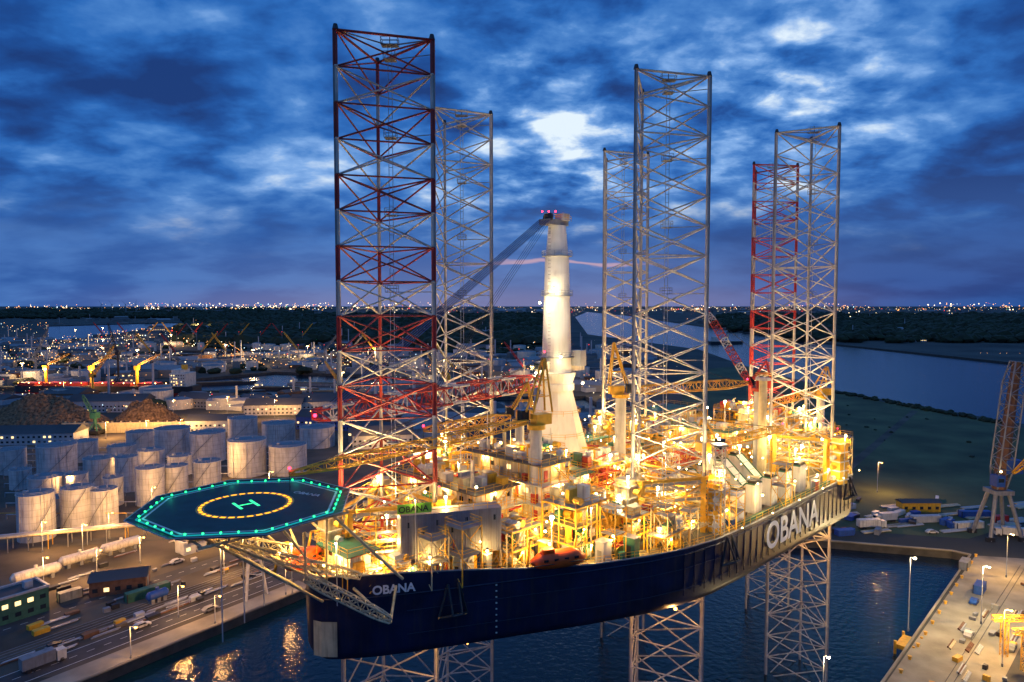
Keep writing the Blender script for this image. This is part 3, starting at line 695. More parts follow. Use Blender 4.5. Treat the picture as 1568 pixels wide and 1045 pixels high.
# ---- legs
legs=[((-19,104),16,14.2,1),((-10.3,144),25,12.8,0),((28,120.7),15,14,0),((30.3,183),20,13,0),((67.8,159),-28,13.2,0),((76,199),8,13.4,2)]
cents=[]
for li,((mx_,my_),ang,s_,rw) in enumerate(legs):
    a=rad(ang); d=V((math.cos(a),math.sin(a),0)); nn=V((-d.y,d.x,0)); mid=V((mx_,my_,0))
    T=[mid-d*s_/2,mid+d*s_/2,mid+nn*s_*.866]; cen=(T[0]+T[1]+T[2])/3; cents.append(cen)
    b=B(); z0=-6; zt=130.2; nb=26; h=(zt-z0)/nb
    for i in range(nb):
        za=z0+i*h; zb=za+h; rd=rw and i%2==1 and i>10
        mm=((dred if rw==1 else red) if rd else legsteel)
        for j in range(3):
            P=T[j];Q=T[(j+1)%3]; c_=(T[j]-cen).normalized()
            b.tube((P.x,P.y,za),(P.x,P.y,zb),.29,mm,8)
            b.box((P.x+c_.x*.27,P.y+c_.y*.27,(za+zb)/2),(.4,.14,h),grey if not rd else mm,math.atan2(c_.y,c_.x))
            rb=.14
            b.tube((P.x,P.y,za),(Q.x,Q.y,zb),rb,mm,6); b.tube((Q.x,Q.y,za),(P.x,P.y,zb),rb,mm,6)
            if rd or (not rw and i%4==3): b.tube((P.x,P.y,zb),(Q.x,Q.y,zb),rb,mm,6)
            if rd: b.tube((P.x,P.y,za),(Q.x,Q.y,za),rb,mm,6)
            b.ball((P.x,P.y,zb),.4,mm)
    for j in range(3):
        P=T[j]; b.tube((P.x,P.y,zt),(P.x,P.y,zt+.8),.5,dark,8,.3)
        b.tube((P.x,P.y,zt),(T[(j+1)%3].x,T[(j+1)%3].y,zt),.2,dred if rw else legsteel,6)
    lx=cen+d*1.2
    for o_ in (-.3,.3): b.tube((lx.x+o_,lx.y,50),(lx.x+o_,lx.y,zt),.05,lgrey,4)
    for i in range(53): b.tube((lx.x-.3,lx.y,50+i*1.5),(lx.x+.3,lx.y,50+i*1.5),.04,grey,4)
    for i in range(7): 
        zz_=56+i*12; b.box((lx.x,lx.y,zz_),(1.8,1.8,.1),grey); rail(b,[(lx.x-.9,lx.y-.9),(lx.x+.9,lx.y-.9),(lx.x+.9,lx.y+.9),(lx.x-.9,lx.y+.9)],zz_,grey,True,1.1,.04); b.tube((lx.x,lx.y,zz_),(T[1].x,T[1].y,zz_),.07,grey,4)
    b.tube((lx.x,lx.y,zt),(lx.x,lx.y,zt+1.5),.07,dark,4)
    tp=[(lx.x-1.3,lx.y-.8),(lx.x+1.3,lx.y-.8),(lx.x+1.3,lx.y+.8),(lx.x-1.3,lx.y+.8)]
    b.box((lx.x,lx.y,zt),(2.6,1.6,.1),grey); rail(b,tp,zt,grey,True)
    b.tube((T[0].x,T[0].y,zt),(lx.x,lx.y,zt),.12,grey,4);b.tube((T[1].x,T[1].y,zt),(lx.x,lx.y,zt),.12,grey,4)
    b.obj('lattice_leg',Vs)
    for o_ in ((-.3,-1.),(.3,.9)):
        sl=bpy.data.lights.new('leg_floodlight','SPOT'); sl.energy=42000; sl.color=(1,.66,.28); sl.spot_size=rad(75); sl.spot_blend=.6; sl.shadow_soft_size=.4
        q=cen+V((o_[0]*8,-8.5 if o_[1]<0 else 0,0)); so_=bpy.data.objects.new('leg_floodlight',sl); S.collection.objects.link(so_); so_.location=(q.x,q.y,DZ+9); so_.rotation_euler=(rad(180-(14 if o_[1]<0 else 0)),0,0)
        so_.parent=Vs; so_.matrix_parent_inverse=Matrix.Translation(Vs.location).inverted()
    # jacking house
    b=B()
    for j in range(3):
        P=T[j]; c_=(T[j]-cen).normalized(); ra=math.atan2(c_.y,c_.x); o_=P+c_*2.1; jm=cream if j!=1 else yellow
        hh=10.5
        b.box((o_.x,o_.y,DZ+hh/2),(2.2,3.0,hh),jm,ra)
        for k_ in range(5): b.box((o_.x,o_.y,DZ+1+k_*2.1),(2.6,3.4,.25),white,ra)
        for s2 in (-1,1):
            sdv=V((-c_.y,c_.x,0))*s2*1.9; 
            for k_ in range(4): b.tube((o_.x+sdv.x,o_.y+sdv.y,DZ+1.6+k_*2.3),(o_.x+sdv.x*1.6,o_.y+sdv.y*1.6,DZ+1.6+k_*2.3),.5,[lgrey,yellow][k_%2],8)
            b.box((P.x+sdv.x,P.y+sdv.y,DZ+5),(.9,.9,10),yellow,ra)
            for k_ in range(5): b.tube((P.x+sdv.x,P.y+sdv.y,DZ+k_*2),(P.x-sdv.x,P.y-sdv.y,DZ+k_*2+2),.12,cream,5)
        Q=T[(j+1)%3]; cq=(Q-cen).normalized()*1.2; cp=c_*1.2
        for zz_ in (DZ+4.5,DZ+9.5): 
            b.tube((P.x+cp.x,P.y+cp.y,zz_),(Q.x+cq.x,Q.y+cq.y,zz_),.3,yellow if zz_>55 else cream,6)
        b.tube((P.x+cp.x,P.y+cp.y,DZ),(Q.x+cq.x,Q.y+cq.y,DZ+9.5),.14,yellow,5); b.tube((Q.x+cq.x,Q.y+cq.y,DZ),(P.x+cp.x,P.y+cp.y,DZ+9.5),.14,yellow,5)
        ou=[(T[k_]+(T[k_]-cen).normalized()*4.6) for k_ in (j,(j+1)%3)]
        p1_,p2_=ou; md=(p1_+p2_)/2-(cen); md=md.normalized()
        for zz_ in (DZ+3,DZ+6,DZ+9):
            b.box(((p1_.x+p2_.x)/2-md.x*1,(p1_.y+p2_.y)/2-md.y*1,zz_),((p2_-p1_).length*.9,1.3,.12),grey,math.atan2((p2_-p1_).y,(p2_-p1_).x))
            rail(b,[(p1_.x,p1_.y),(p2_.x,p2_.y)],zz_+.05,yellow)
        for f in (.2,.4,.6,.8):
            q=p1_.lerp(p2_,f); b.tube((q.x,q.y,DZ),(q.x,q.y,DZ+9),.1,yellow,5)
        dl((o_.x,o_.y-2.6,DZ+11.4),2300,WARM if j else WHITE,bulbw if j else bulbh,.28)
        m_=(p1_+p2_)/2; dl((m_.x,m_.y,DZ+5.2),1600)
        if j==0: dl((cen.x,cen.y,DZ+7),3000,WHITE,bulbh,.25)
    b.obj('jacking_house',Vs)

# ---- deck houses
def house(b,u0,u1,v0,v1,z0,lv,lh=3.2,m=white,inset=.9,lamps=True,rm=green):
    for i in range(lv):
        e=inset*i*.4; a0,a1,c0,c1=u0+e,u1-e,v0+e,v1-e; zz_=z0+i*lh
        cx,cy=(a0+a1)/2,(c0+c1)/2
        b.box(W(cx,cy,zz_+lh/2-.08),(a1-a0,c1-c0,lh-.16),m if i%2==0 else (cream if m is white else white),rad(45))
        b.box(W(cx,cy,zz_+lh-.08),(a1-a0+2.2,c1-c0+2.2,.16),rm if i==lv-1 else lgrey,rad(45))
        ro=[W(a,c,0) for a,c in ((a0-1,c0-1),(a1+1,c0-1),(a1+1,c1+1),(a0-1,c1+1))]
        rail(b,[(q_.x,q_.y) for q_ in ro],zz_+lh,yellow,True)
        for a_ in range(int((a1-a0+2)/2.4)+1):
            q=W(a0-1+a_*2.4,c1+1,zz_); b.tube(q,q+V((0,0,lh)),.07,yellow,4)
        for a_ in range(int((c1-c0+2)/2.4)+1):
            q=W(a0-1,c0-1+a_*2.4,zz_); b.tube(q,q+V((0,0,lh)),.07,yellow,4)
        for a_ in range(int((a1-a0)/.9)):
            b.box(W(a0+.5+a_*.9,c1+.02,zz_+lh/2),(.07,.06,lh-.4),m,rad(45))
        for a_ in range(int((c1-c0)/.9)):
            b.box(W(a0-.02,c0+.5+a_*.9,zz_+lh/2),(.06,.07,lh-.4),m,rad(45))
        k_=int((a1-a0)/2.2)
        for j in range(k_):
            uu=a0+1.2+j*(a1-a0-2.4)/max(1,k_-1); t_=R.random()
            if t_<.4: b.box(W(uu,c1+.06,zz_+1.75),(.9,.08,.8),winlit if R.random()<.35 else glass,rad(45))
            elif t_<.6: b.box(W(uu,c1+.06,zz_+1.1),(.9,.08,2.0),R.choice([grey,red,green,yellow]),rad(45))
            elif t_<.85: b.box(W(uu,c1+.4,zz_+.7),(R.uniform(.6,1.6),.7,R.uniform(.8,2)),R.choice([yellow,lgrey,red,cream]),rad(45))
            if R.random()<.4: b.tube(W(uu+.8,c1+.18,zz_),W(uu+.8,c1+.18,zz_+lh-.2),.1,R.choice([white,yellow,red]),5)
        b.tube(W(a0,c1+.2,zz_+lh-.5),W(a1,c1+.2,zz_+lh-.5),.12,R.choice([yellow,cream,red]),5)
        k_=int((c1-c0)/2.2)
        for j in range(k_):
            vv_=c0+1.2+j*(c1-c0-2.4)/max(1,k_-1); t_=R.random()
            if t_<.4: b.box(W(a0-.06,vv_,zz_+1.75),(.08,.9,.8),winlit if R.random()<.35 else glass,rad(45))
            elif t_<.6: b.box(W(a0-.06,vv_,zz_+1.1),(.08,.9,2.0),R.choice([grey,red,green,yellow]),rad(45))
            elif t_<.85: b.box(W(a0-.4,vv_,zz_+.7),(.7,R.uniform(.6,1.6),R.uniform(.8,2)),R.choice([yellow,lgrey,red,cream]),rad(45))
        if lamps:
            for j in range(max(1,int((a1-a0)/9))):
                dl(W(a0+4+j*9,c1+.7,zz_+lh-.5),650,WARM,bulbw,.15)
            for j in range(max(1,int((c1-c0)/9))):
                dl(W(a0-.7,c0+4+j*9,zz_+lh-.5),650,WARM,bulbw,.15)
    for i in range(lv):
        p_=W(u0+2+ (i%2)*4,v1+1,z0+i*lh); q_=W(u0+6-(i%2)*4,v1+1,z0+(i+1)*lh)
        for o_ in (0,.8): 
            f_=V((c45*o_,-c45*o_,0)); b.tube(p_+f_,q_+f_,.08,yellow,4); b.tube(p_+f_+V((0,0,1)),q_+f_+V((0,0,1)),.04,yellow,4)
        for s_ in range(8):
            c_=p_.lerp(q_,(s_+.5)/8)+V((c45*.4,-c45*.4,0)); b.box(c_,(.25,.8,.05),yellow,rad(45))
def roofstuff(b,u0,u1,v0,v1,z,N):
    for i in range(N):
        u=R.uniform(u0,u1);v=R.uniform(v0,v1); t_=R.random()
        if t_<.4: b.box(W(u,v,z+.7),(R.uniform(.8,2.5),R.uniform(.8,2),R.uniform(1,2.2)),R.choice([white,cream,lgrey,yellow]),rad(45))
        elif t_<.6: b.tube(W(u,v,z),W(u,v,z+R.uniform(1.5,3)),.35,R.choice([white,cream,yellow]),10); 
        elif t_<.75: h=R.uniform(4,9); b.tube(W(u,v,z),W(u,v,z+h),.07,white,5); b.tube(W(u-.6,v,z+h*.8),W(u+.6,v,z+h*.8),.04,white,4)
        elif t_<.9:
            L=R.uniform(3,8)
            for k_ in range(3): b.tube(W(u,v+k_*.4,z+.6),W(min(u+L,u1),v+k_*.4,z+.6),.12,R.choice([yellow,lgrey,red]),6)
        else: b.ball(W(u,v,z+1.2),.8,white); b.tube(W(u,v,z),W(u,v,z+1),.2,white,6)
b=B()
house(b,15,25,-20,2,DZ,3,3.3,white,.9,True,deckm); roofstuff(b,16,24,-18,1,DZ+9.9,40); dl(W(20,-8,DZ+12.5),700,WARM,bulbw,.18)
house(b,26.5,35,-14,6,DZ,4,3.3,white,.9,True,deckm); roofstuff(b,27,34,-12,5,DZ+13.2,34); dl(W(30,-4,DZ+16),700,WARM,bulbw,.18)
b.obj('accommodation_block',Vs)
b=B(); house(b,37,43,-12,4,DZ,3,3.1); roofstuff(b,37,42,-11,3,DZ+9.3,14); b.obj('deck_house',Vs)
b=B(); house(b,116,130,-6,13,DZ,2,3.2,cream); roofstuff(b,117,129,-5,12,DZ+6.4,50); b.obj('stern_deck_house',Vs)
b=B(); house(b,96,104,-14,4,DZ,3,3.2,cream); roofstuff(b,97,103,-13,3,DZ+9.6,16); b.obj('stern_deck_house',Vs)
b=B(); house(b,66,86,-33,-24,DZ,2,3.2,white,.9,False); house(b,106,128,-33,-22,DZ,3,3.2,white,.9,False); b.obj('far_side_house',Vs)
b=B(); house(b,-8.0,-4.5,-5,1.5,DZ+.4,2,2.8,cream,.2); b.obj('forecastle_house',Vs)

# open multi-level steel modules with machinery
def module(u0,u1,v0,v1,lv,lh=3.0,m=yellow):
    b=B(); nu=max(1,round((u1-u0)/3)); nv=max(1,round((v1-v0)/3)); H_=lv*lh
    for i in range(nu+1):
        for j in range(nv+1):
            if i in(0,nu) or j in (0,nv):
                q=W(u0+(u1-u0)*i/nu,v0+(v1-v0)*j/nv,DZ); b.tube(q,q+V((0,0,H_)),.13,m,5)
    for L_ in range(1,lv+1):
        z_=DZ+L_*lh; b.box(W((u0+u1)/2,(v0+v1)/2,z_),(u1-u0,v1-v0,.1),deckm if L_<lv else grey,rad(45))
        P=[W(a,c,0) for a,c in((u0,v0),(u1,v0),(u1,v1),(u0,v1))]
        rail(b,[(q.x,q.y) for q in P],z_+.05,yellow,True)
        for a_,c_ in zip(P,P[1:]+P[:1]): b.tube((a_.x,a_.y,z_-.15),(c_.x,c_.y,z_-.15),.16,m,5)
    for L_ in range(lv+1):
        z_=DZ+L_*lh+.05
        for k_ in range(int((u1-u0)*(v1-v0)/4.5)):
            u=R.uniform(u0+.8,u1-.8);v=R.uniform(v0+.8,v1-.8); t_=R.random(); hm=lh-.5
            if t_<.4: h=R.uniform(.8,hm); b.box(W(u,v,z_+h/2),(R.uniform(.6,2),R.uniform(.6,1.8),h),R.choice([cream,white,yellow,lgrey,green,yellow,red]),rad(45))
            elif t_<.6: b.tube(W(u,v,z_),W(u,v,z_+R.uniform(1,hm)),R.uniform(.3,.8),R.choice([white,cream,yellow]),10)
            elif t_<.8: L=min(R.uniform(2,6),u1-u); b.tube(W(u,v,z_+hm*R.random()),W(u+L,v,z_+hm*R.random()),R.uniform(.08,.2),R.choice([yellow,red,cream,lgrey]),6)
            else: b.tube(W(u,v,z_+.8),W(u,min(v+1.6,v1),z_+.8),.6,R.choice([yellow,green,lgrey]),10)
        if L_<lv:
            b.tube(W(u0,v1,z_),W(u0+3,v1,z_+lh),.07,m,4); b.tube(W(u1,v1,z_),W(u1-3,v1,z_+lh),.07,m,4); b.tube(W(u0,v0,z_),W(u0,v0+3,z_+lh),.07,m,4)
            dl(W(R.uniform(u0+1,u1-1),v1+.3,z_+lh-.6),750,WARM,bulbw,.16)
    b.obj('process_module',Vs)
for q in [(14.5,21,5,11,2),(23,31,9.5,16.5,3),(33,40,10,20,2),(36,44,21,24,1),(44,56,-6,2,3),(58,68,-2,6,2),(12.5,14.6,-14,3,2),(-2,2,1,4,1),(98,106,5,9,2),(113,122,14,21,3),(124,132,14,17,2),(131,141,-2,9,3),(106,114,-14,-2,2),(84,95,-20,-10,3),(70,82,-18,-9,2),(47,56,-24,-14,3),(24,33,-30,-22,3),(133,143,-20,-12,3),(88,95,-8,2,1),(57,60,8,20,2)]: module(*q)

# grey panel enclosure along the near bow edge
b=B(); p0=V((-16.2,97.6,0)); p1=V((-1.6,102.3,0)); d=(p1-p0).normalized(); nn=V((d.y,-d.x,0)); an=math.atan2(d.y,d.x); L=(p1-p0).length
c_=(p0+p1)/2-nn*1.6
b.box((c_.x,c_.y,56),(L,3.2,6.6),mgrey,an,mgrey)
for i in range(40):
    q=p0+d*(L*(i+.5)/40)+nn*.04; b.box((q.x,q.y,56),(.12,.14,6.5),mgrey,an)
for i in range(7):
    q=p0+d*(L*(i+.5)/7)+nn*.06; b.box((q.x,q.y,57.9-(i%2)*1.3),(.4,.1,.8),glass,an)
rail(b,[(p0.x,p0.y),(p1.x,p1.y)],59.3,yellow)
for i in range(6):
    q=p0+d*(L*i/5)-nn*.5; b.tube((q.x,q.y,50),(q.x,q.y,52.7),.2,cream,6)
b.obj('enclosure_wall',Vs)
b=B(); q=V((-14.2,98.0,60.4)); b.box(q,(5.0,.2,1.4),mat('sign_green',(.16,.5,.05),.5),an); b.obj('name_board',Vs)
text('OBANA',q+V((-2.2,-.85,-.45)),(d.x,d.y,0),1.25,dark,.02)
dl((-14,97.2,61.8),160,WARM,bulbw,.12)

# lifeboats
def lifeboat(c,ang,L=8.5,m=orange):
    b=B(); c=V(c); a=rad(ang); d=V((math.cos(a),math.sin(a),0)); s_=V((-d.y,d.x,0)); ns=14; nr=14; vs=[]
    for i in range(ns+1):
        t_=i/ns*2-1; w_=(max(0,1-abs(t_)**2.6))**.6*1.45+.05; hb=1.1*(max(0,1-abs(t_)**3))**.6+.05; ht=(1.5 if abs(t_)<.6 else 1.5*max(.1,(1-abs(t_))/.4)**.7)
        for j in range(nr):
            f=2*math.pi*j/nr; cc=math.cos(f);ss=math.sin(f); x_=w_*(abs(cc)**.7)*(1 if cc>0 else -1); z_=(ht*abs(ss)**.8 if ss>0 else -hb*abs(ss))
            vs.append(c+d*(t_*L/2)+s_*x_+V((0,0,z_)))
    fs=[(i*nr+j,i*nr+(j+1)%nr,(i+1)*nr+(j+1)%nr,(i+1)*nr+j) for i in range(ns) for j in range(nr)]+[tuple(range(nr)),tuple(range(ns*nr,(ns+1)*nr))]
    b.add(vs,fs,m)
    b.box(c+d*(-L*.2)+V((0,0,1.6)),(1.8,1.5,.8),m,a); 
    for i in range(4): b.box(c+d*(-L*.28+i*L*.18)-s_*1.36+V((0,0,.55)),(.7,.14,.35),glass,a)
    for e in (-.42,.42):
        q=c+d*L*e; b.tube(q+s_*3+V((0,0,-1.8)),q+s_*1.6+V((0,0,3)),.22,yellow,6); b.tube(q+s_*1.6+V((0,0,3)),q+V((0,0,3.4)),.2,yellow,6); b.tube(q+V((0,0,3.4)),q+V((0,0,1)),.05,dark,4)
    b.tube(c-d*L/2-s_*1.4,c+d*L/2-s_*1.4,.09,dark,5)
    b.obj('lifeboat',Vs,True)
lifeboat((7.0,101.2,51.6),21,9.2); lifeboat((-30.2,97.5,53),60,7)
dl((5,101.0,56.0),1300,WHITE,bulbh,.2); dl((-33,95,55),2200,WARM,bulbw,.4); dl((-31,94,56.5),1200,WARM)

# ---- helideck
H=V((-34.7,87.8,64)); R8=12.6
Hd=B(); oct_=[(H.x+R8*math.cos(rad(22.5+45*i+8)),H.y+R8*math.sin(rad(22.5+45*i+8))) for i in range(8)]
Hd.prism(oct_,63.5,64,grey,helim)
for i in range(8):
    a=oct_[i];c=oct_[(i+1)%8]; ao=(H.x+(a[0]-H.x)*1.1,H.y+(a[1]-H.y)*1.1); co=(H.x+(c[0]-H.x)*1.1,H.y+(c[1]-H.y)*1.1)
    Hd.add([(a[0],a[1],63.8),(c[0],c[1],63.8),(co[0],co[1],64.1),(ao[0],ao[1],64.1)],[(0,1,2,3)],dark)
    Hd.tube((ao[0],ao[1],64.1),(co[0],co[1],64.1),.07,lgrey,5)
    Hd.tube((a[0],a[1],64.0),(c[0],c[1],64.0),.09,bulbc,5)
    for k_ in range(5):
        f=(k_+.5)/5; Hd.ball((a[0]+(c[0]-a[0])*f,a[1]+(c[1]-a[1])*f,64.15),.15,bulbg)
        q=(ao[0]+(co[0]-ao[0])*f,ao[1]+(co[1]-ao[1])*f); Hd.tube((a[0]+(c[0]-a[0])*f,a[1]+(c[1]-a[1])*f,63.7),(q[0],q[1],64.1),.05,lgrey,4)
def ringm(r0,r1,z_,m,n_=64,seg=None):
    for i in range(n_):
        if seg and i%seg==seg-1: continue
        a0=2*math.pi*i/n_;a1=2*math.pi*(i+1)/n_
        Hd.add([(H.x+r0*math.cos(a0),H.y+r0*math.sin(a0),z_),(H.x+r1*math.cos(a0),H.y+r1*math.sin(a0),z_),(H.x+r1*math.cos(a1),H.y+r1*math.sin(a1),z_),(H.x+r0*math.cos(a1),H.y+r0*math.sin(a1),z_)],[(0,1,2,3)],m)
ringm(5.0,6.0,64.006,yellow); ringm(5.3,5.72,64.012,ledy,96,3)
wl=mat('helideck_line_white',(.7,.72,.7),.6)
for i in range(8):
    a=V((*oct_[i],0));c=V((*oct_[(i+1)%8],0)); Hc=V((H.x,H.y,0)); f0,f1=.93,.955
    Hd.add([Hc+(a-Hc)*f0+V((0,0,64.006)),Hc+(c-Hc)*f0+V((0,0,64.006)),Hc+(c-Hc)*f1+V((0,0,64.006)),Hc+(a-Hc)*f1+V((0,0,64.006))],[(0,1,2,3)],wl)
ha=rad(40); hx=V((math.cos(ha),math.sin(ha),0)); hy=V((-hx.y,hx.x,0))
ledg=emi('led_green',(.03,1,.25),2.5)
def bar(p_,q_,w_,m,z_):
    d_=(q_-p_).normalized(); s_=V((-d_.y,d_.x,0))*w_/2; o_=V((H.x,H.y,z_))
    Hd.add([o_+p_-s_,o_+q_-s_,o_+q_+s_,o_+p_+s_],[(0,1,2,3)],m)
for m_,w_,z_ in ((wl,.5,64.008),(ledg,.3,64.014)):
    bar(hx*-1.1+hy*-1.7,hx*-1.1+hy*1.7,w_,m_,z_); bar(hx*1.1+hy*-1.7,hx*1.1+hy*1.7,w_,m_,z_); bar(hx*-.8,hx*.8,w_,m_,z_+.003)
for i in range(-3,4):
    o_=i*3.1; Hd.tube((H.x-c45*9.5-c45*o_,H.y-c45*9.5+c45*o_,62.9),(H.x+c45*9.5-c45*o_,H.y+c45*9.5+c45*o_,62.9),.18,cream,6)
    Hd.tube((H.x-c45*o_-c45*9.5,H.y-c45*o_+c45*9.5,63.2),(H.x-c45*o_+c45*9.5,H.y-c45*o_-c45*9.5,63.2),.14,cream,6)
for sv in (-1,1):
    for uo in (-27,-20,-14):
        Hd.tube(W(uo,-1+sv*7,62.8),W(-10.5,-3+sv*2.5,51.5),.17,cream,8)
    Hd.tube(W(-28,-1+sv*4,62.8),W(-12.5,-1+sv*3,50.2),.18,cream,8)
    lattice(Hd,W(-25,-1+sv*3,61),W(-8,-2+sv*6,53),1.1,1.1,12,[cream],.09,.06,.7)
    Hd.tube(W(-13,-1+sv*7,62.8),W(-3,-1+sv*8,52),.2,cream,8)
    for f in (.3,.6): Hd.tube(W(-27,-1+sv*7,62.8).lerp(W(-10.5,-3+sv*2.5,51.5),f),W(-20,-1-sv*7,62.8).lerp(W(-10.5,-3-sv*2.5,51.5),f),.1,cream,5)
Hd.tube(W(-20,-6,58),W(-20,6,58),.12,cream,6); Hd.tube(W(-15,-6,56),W(-15,6,56),.12,cream,6)
lattice(Hd,W(-16,4,55),W(-6.5,9,48),1.2,1.2,9,[cream],.13,.08,.6); Hd.tube(W(-6.5,9,47.6),W(-3,5.4,50.5),.2,cream,8); Hd.tube(W(-6.5,9,47.6),W(-8,2.4,50.8),.2,cream,8); Hd.tube(W(-16,4,55),W(-16,4,61),.15,cream,6)
rail(Hd,[(W(-9,-2,0).x,W(-9,-2,0).y),(W(-14,-2,0).x,W(-14,-2,0).y)],62,yellow)
Hd.obj('helideck',Vs)
text('OBANA',(0,0,0),(1,0,0),1.3,wl).matrix_basis=Matrix.Translation((H.x+4.2,H.y+5.6,64.01))@Matrix.Rotation(rad(-25),4,'Z')
for i in range(8):
    a=oct_[i]; plight('helideck_edge_light',(H.x+(a[0]-H.x)*.93,H.y+(a[1]-H.y)*.93,64.7),20,(.05,.8,.55),Vs,.1)
for q in ((-26,2,61.5),(-18,-4,61),(-22,-1,61),(-11,3,58)): dl(W(*q),900,WARM,bulbw,.18)

# ---- main crane
Cc=V((10.3,157,0)); b=B()
b.tube((Cc.x,Cc.y,DZ),(Cc.x,Cc.y,56),8.2,cwhite,12,7.6); b.tube((Cc.x,Cc.y,56),(Cc.x,Cc.y,70.5),7.4,cwhite,8,3.6)
for z_,r_ in ((60,6.5),(65,5.2)):
    pg=[(Cc.x+r_*1.05*math.cos(2*math.pi*i/14),Cc.y+r_*1.05*math.sin(2*math.pi*i/14)) for i in range(14)]
    rail(b,pg,z_,yellow,True)
b.tube((Cc.x,Cc.y,70.5),(Cc.x,Cc.y,72),4.1,cwhite,20,4.1); b.tube((Cc.x,Cc.y,72),(Cc.x,Cc.y,74.5),3.7,cwhite,20,4.5); 
b.box((Cc.x+2.6,Cc.y+3,76),(7,5,2.6),white,rad(45)); b.box((Cc.x+5,Cc.y,77.8),(2,3,3.6),lgrey,rad(45)); b.box((Cc.x-3.5,Cc.y-4.2,76),(2.4,2.4,2.4),white,rad(45)); b.box((Cc.x-4.0,Cc.y-5.1,76.3),(2,2,1.4),glass,rad(45))
b.tube((Cc.x,Cc.y,74),(Cc.x,Cc.y,101),3.5,cwhite,24,2.7); b.tube((Cc.x,Cc.y,101),(Cc.x,Cc.y,108),2.6,cwhite,24,2.0)
for z_ in range(76,107,3): 
    r_=3.5-.8*(z_-74)/27 if z_<101 else 2.6-.6*(z_-101)/7
    b.tube((Cc.x,Cc.y,z_),(Cc.x,Cc.y,z_+.12),r_+.05,cwhite,24)
for z_,r_ in ((78,3.6),(92,3.1),(101,3.0)):
    pg=[(Cc.x+r_*1.15*math.cos(2*math.pi*i/14),Cc.y+r_*1.15*math.sin(2*math.pi*i/14)) for i in range(14)]
    b.prism(pg,z_,z_+.15,grey); rail(b,pg,z_+.15,lgrey,True)
b.box((Cc.x-.8,Cc.y-.8,108.6),(6.5,3.2,1.2),grey,rad(45)); b.box((Cc.x+1.2,Cc.y,109.9),(2.4,2.4,1.6),lgrey,rad(45)); rail(b,[(Cc.x-3,Cc.y-3.6),(Cc.x+2.4,Cc.y-1),(Cc.x+3.4,Cc.y+2)],109.2,yellow)
for i in range(4): b.tube((Cc.x-2.8+i*.3,Cc.y-2.2-i*.5,109.6),(Cc.x-2.5+i*.3,Cc.y-2.0-i*.5,109.6),.9,dark,12)
for i in range(40): b.tube((Cc.x-2.2,Cc.y-3.4+i*.02,76+i*.8),(Cc.x-1.6,Cc.y-3.4+i*.02,76+i*.8),.05,grey,4)
tip=V((-33,113.5,71.5)); bs=V((7,153.5,73.2))
lattice(b,bs,tip,4.2,3.2,26,[white,red,red],.22,.12,.5)
for i in range(10):
    o_=V((-1.35+i*.3,1.35-i*.3,0)); b.tube(V((Cc.x-2.6,Cc.y-2.4,109.4))+o_,bs.lerp(tip,.93)+o_+V((0,0,1.5)),.06,blue if i%2 else dark,5)
for i in range(4): 
    o_=V((-.6+i*.5,.6-i*.5,0)); b.tube(V((Cc.x-2.6,Cc.y-2.4,108.9))+o_,bs.lerp(tip,.55)+o_+V((0,0,1.5)),.04,dark,5)
for a_ in (-1,0,1): b.ball((Cc.x-2+a_*1.5,Cc.y-2,111),.2,bulbr)
b.ball((Cc.x-3,Cc.y-4,79.5),.25,bulbr); b.ball(tip,.35,bulbr)
b.obj('main_crane',Vs)
for q,e in (((Cc.x-1,Cc.y-5.2,93.5),900),((Cc.x-4.1,Cc.y-4,90.5),700),((Cc.x+.5,Cc.y-6.4,78.5),700),((Cc.x-5,Cc.y-7,75),900),((Cc.x+5.5,Cc.y-5,72.5),900)): dl(q,e,WHITE,bulbh,.28)
for q,e in (((-2,142,84),4500),((20,144,96),6000)):   # no lamps made here
    pass
sl=bpy.data.lights.new('crane_fill_spot','SPOT'); sl.energy=60000; sl.color=(1,.82,.55); sl.spot_size=rad(34); sl.spot_blend=.7; sl.shadow_soft_size=.4  # added fill spot without a fixture, brightens the crane tower
so_=bpy.data.objects.new('crane_fill_spot',sl); S.collection.objects.link(so_); so_.location=(5,132,66); so_.rotation_euler=(V((Cc.x,Cc.y,96))-V((5,132,66))).to_track_quat('-Z','Y').to_euler(); so_.parent=Vs; so_.matrix_parent_inverse=Matrix.Translation(Vs.location).inverted()
for q in ((Cc.x-6,Cc.y-12,58),(Cc.x+8,Cc.y-12,57),(Cc.x+13,Cc.y-3,60)): dl(q,1000,WARM,bulbw,.22)

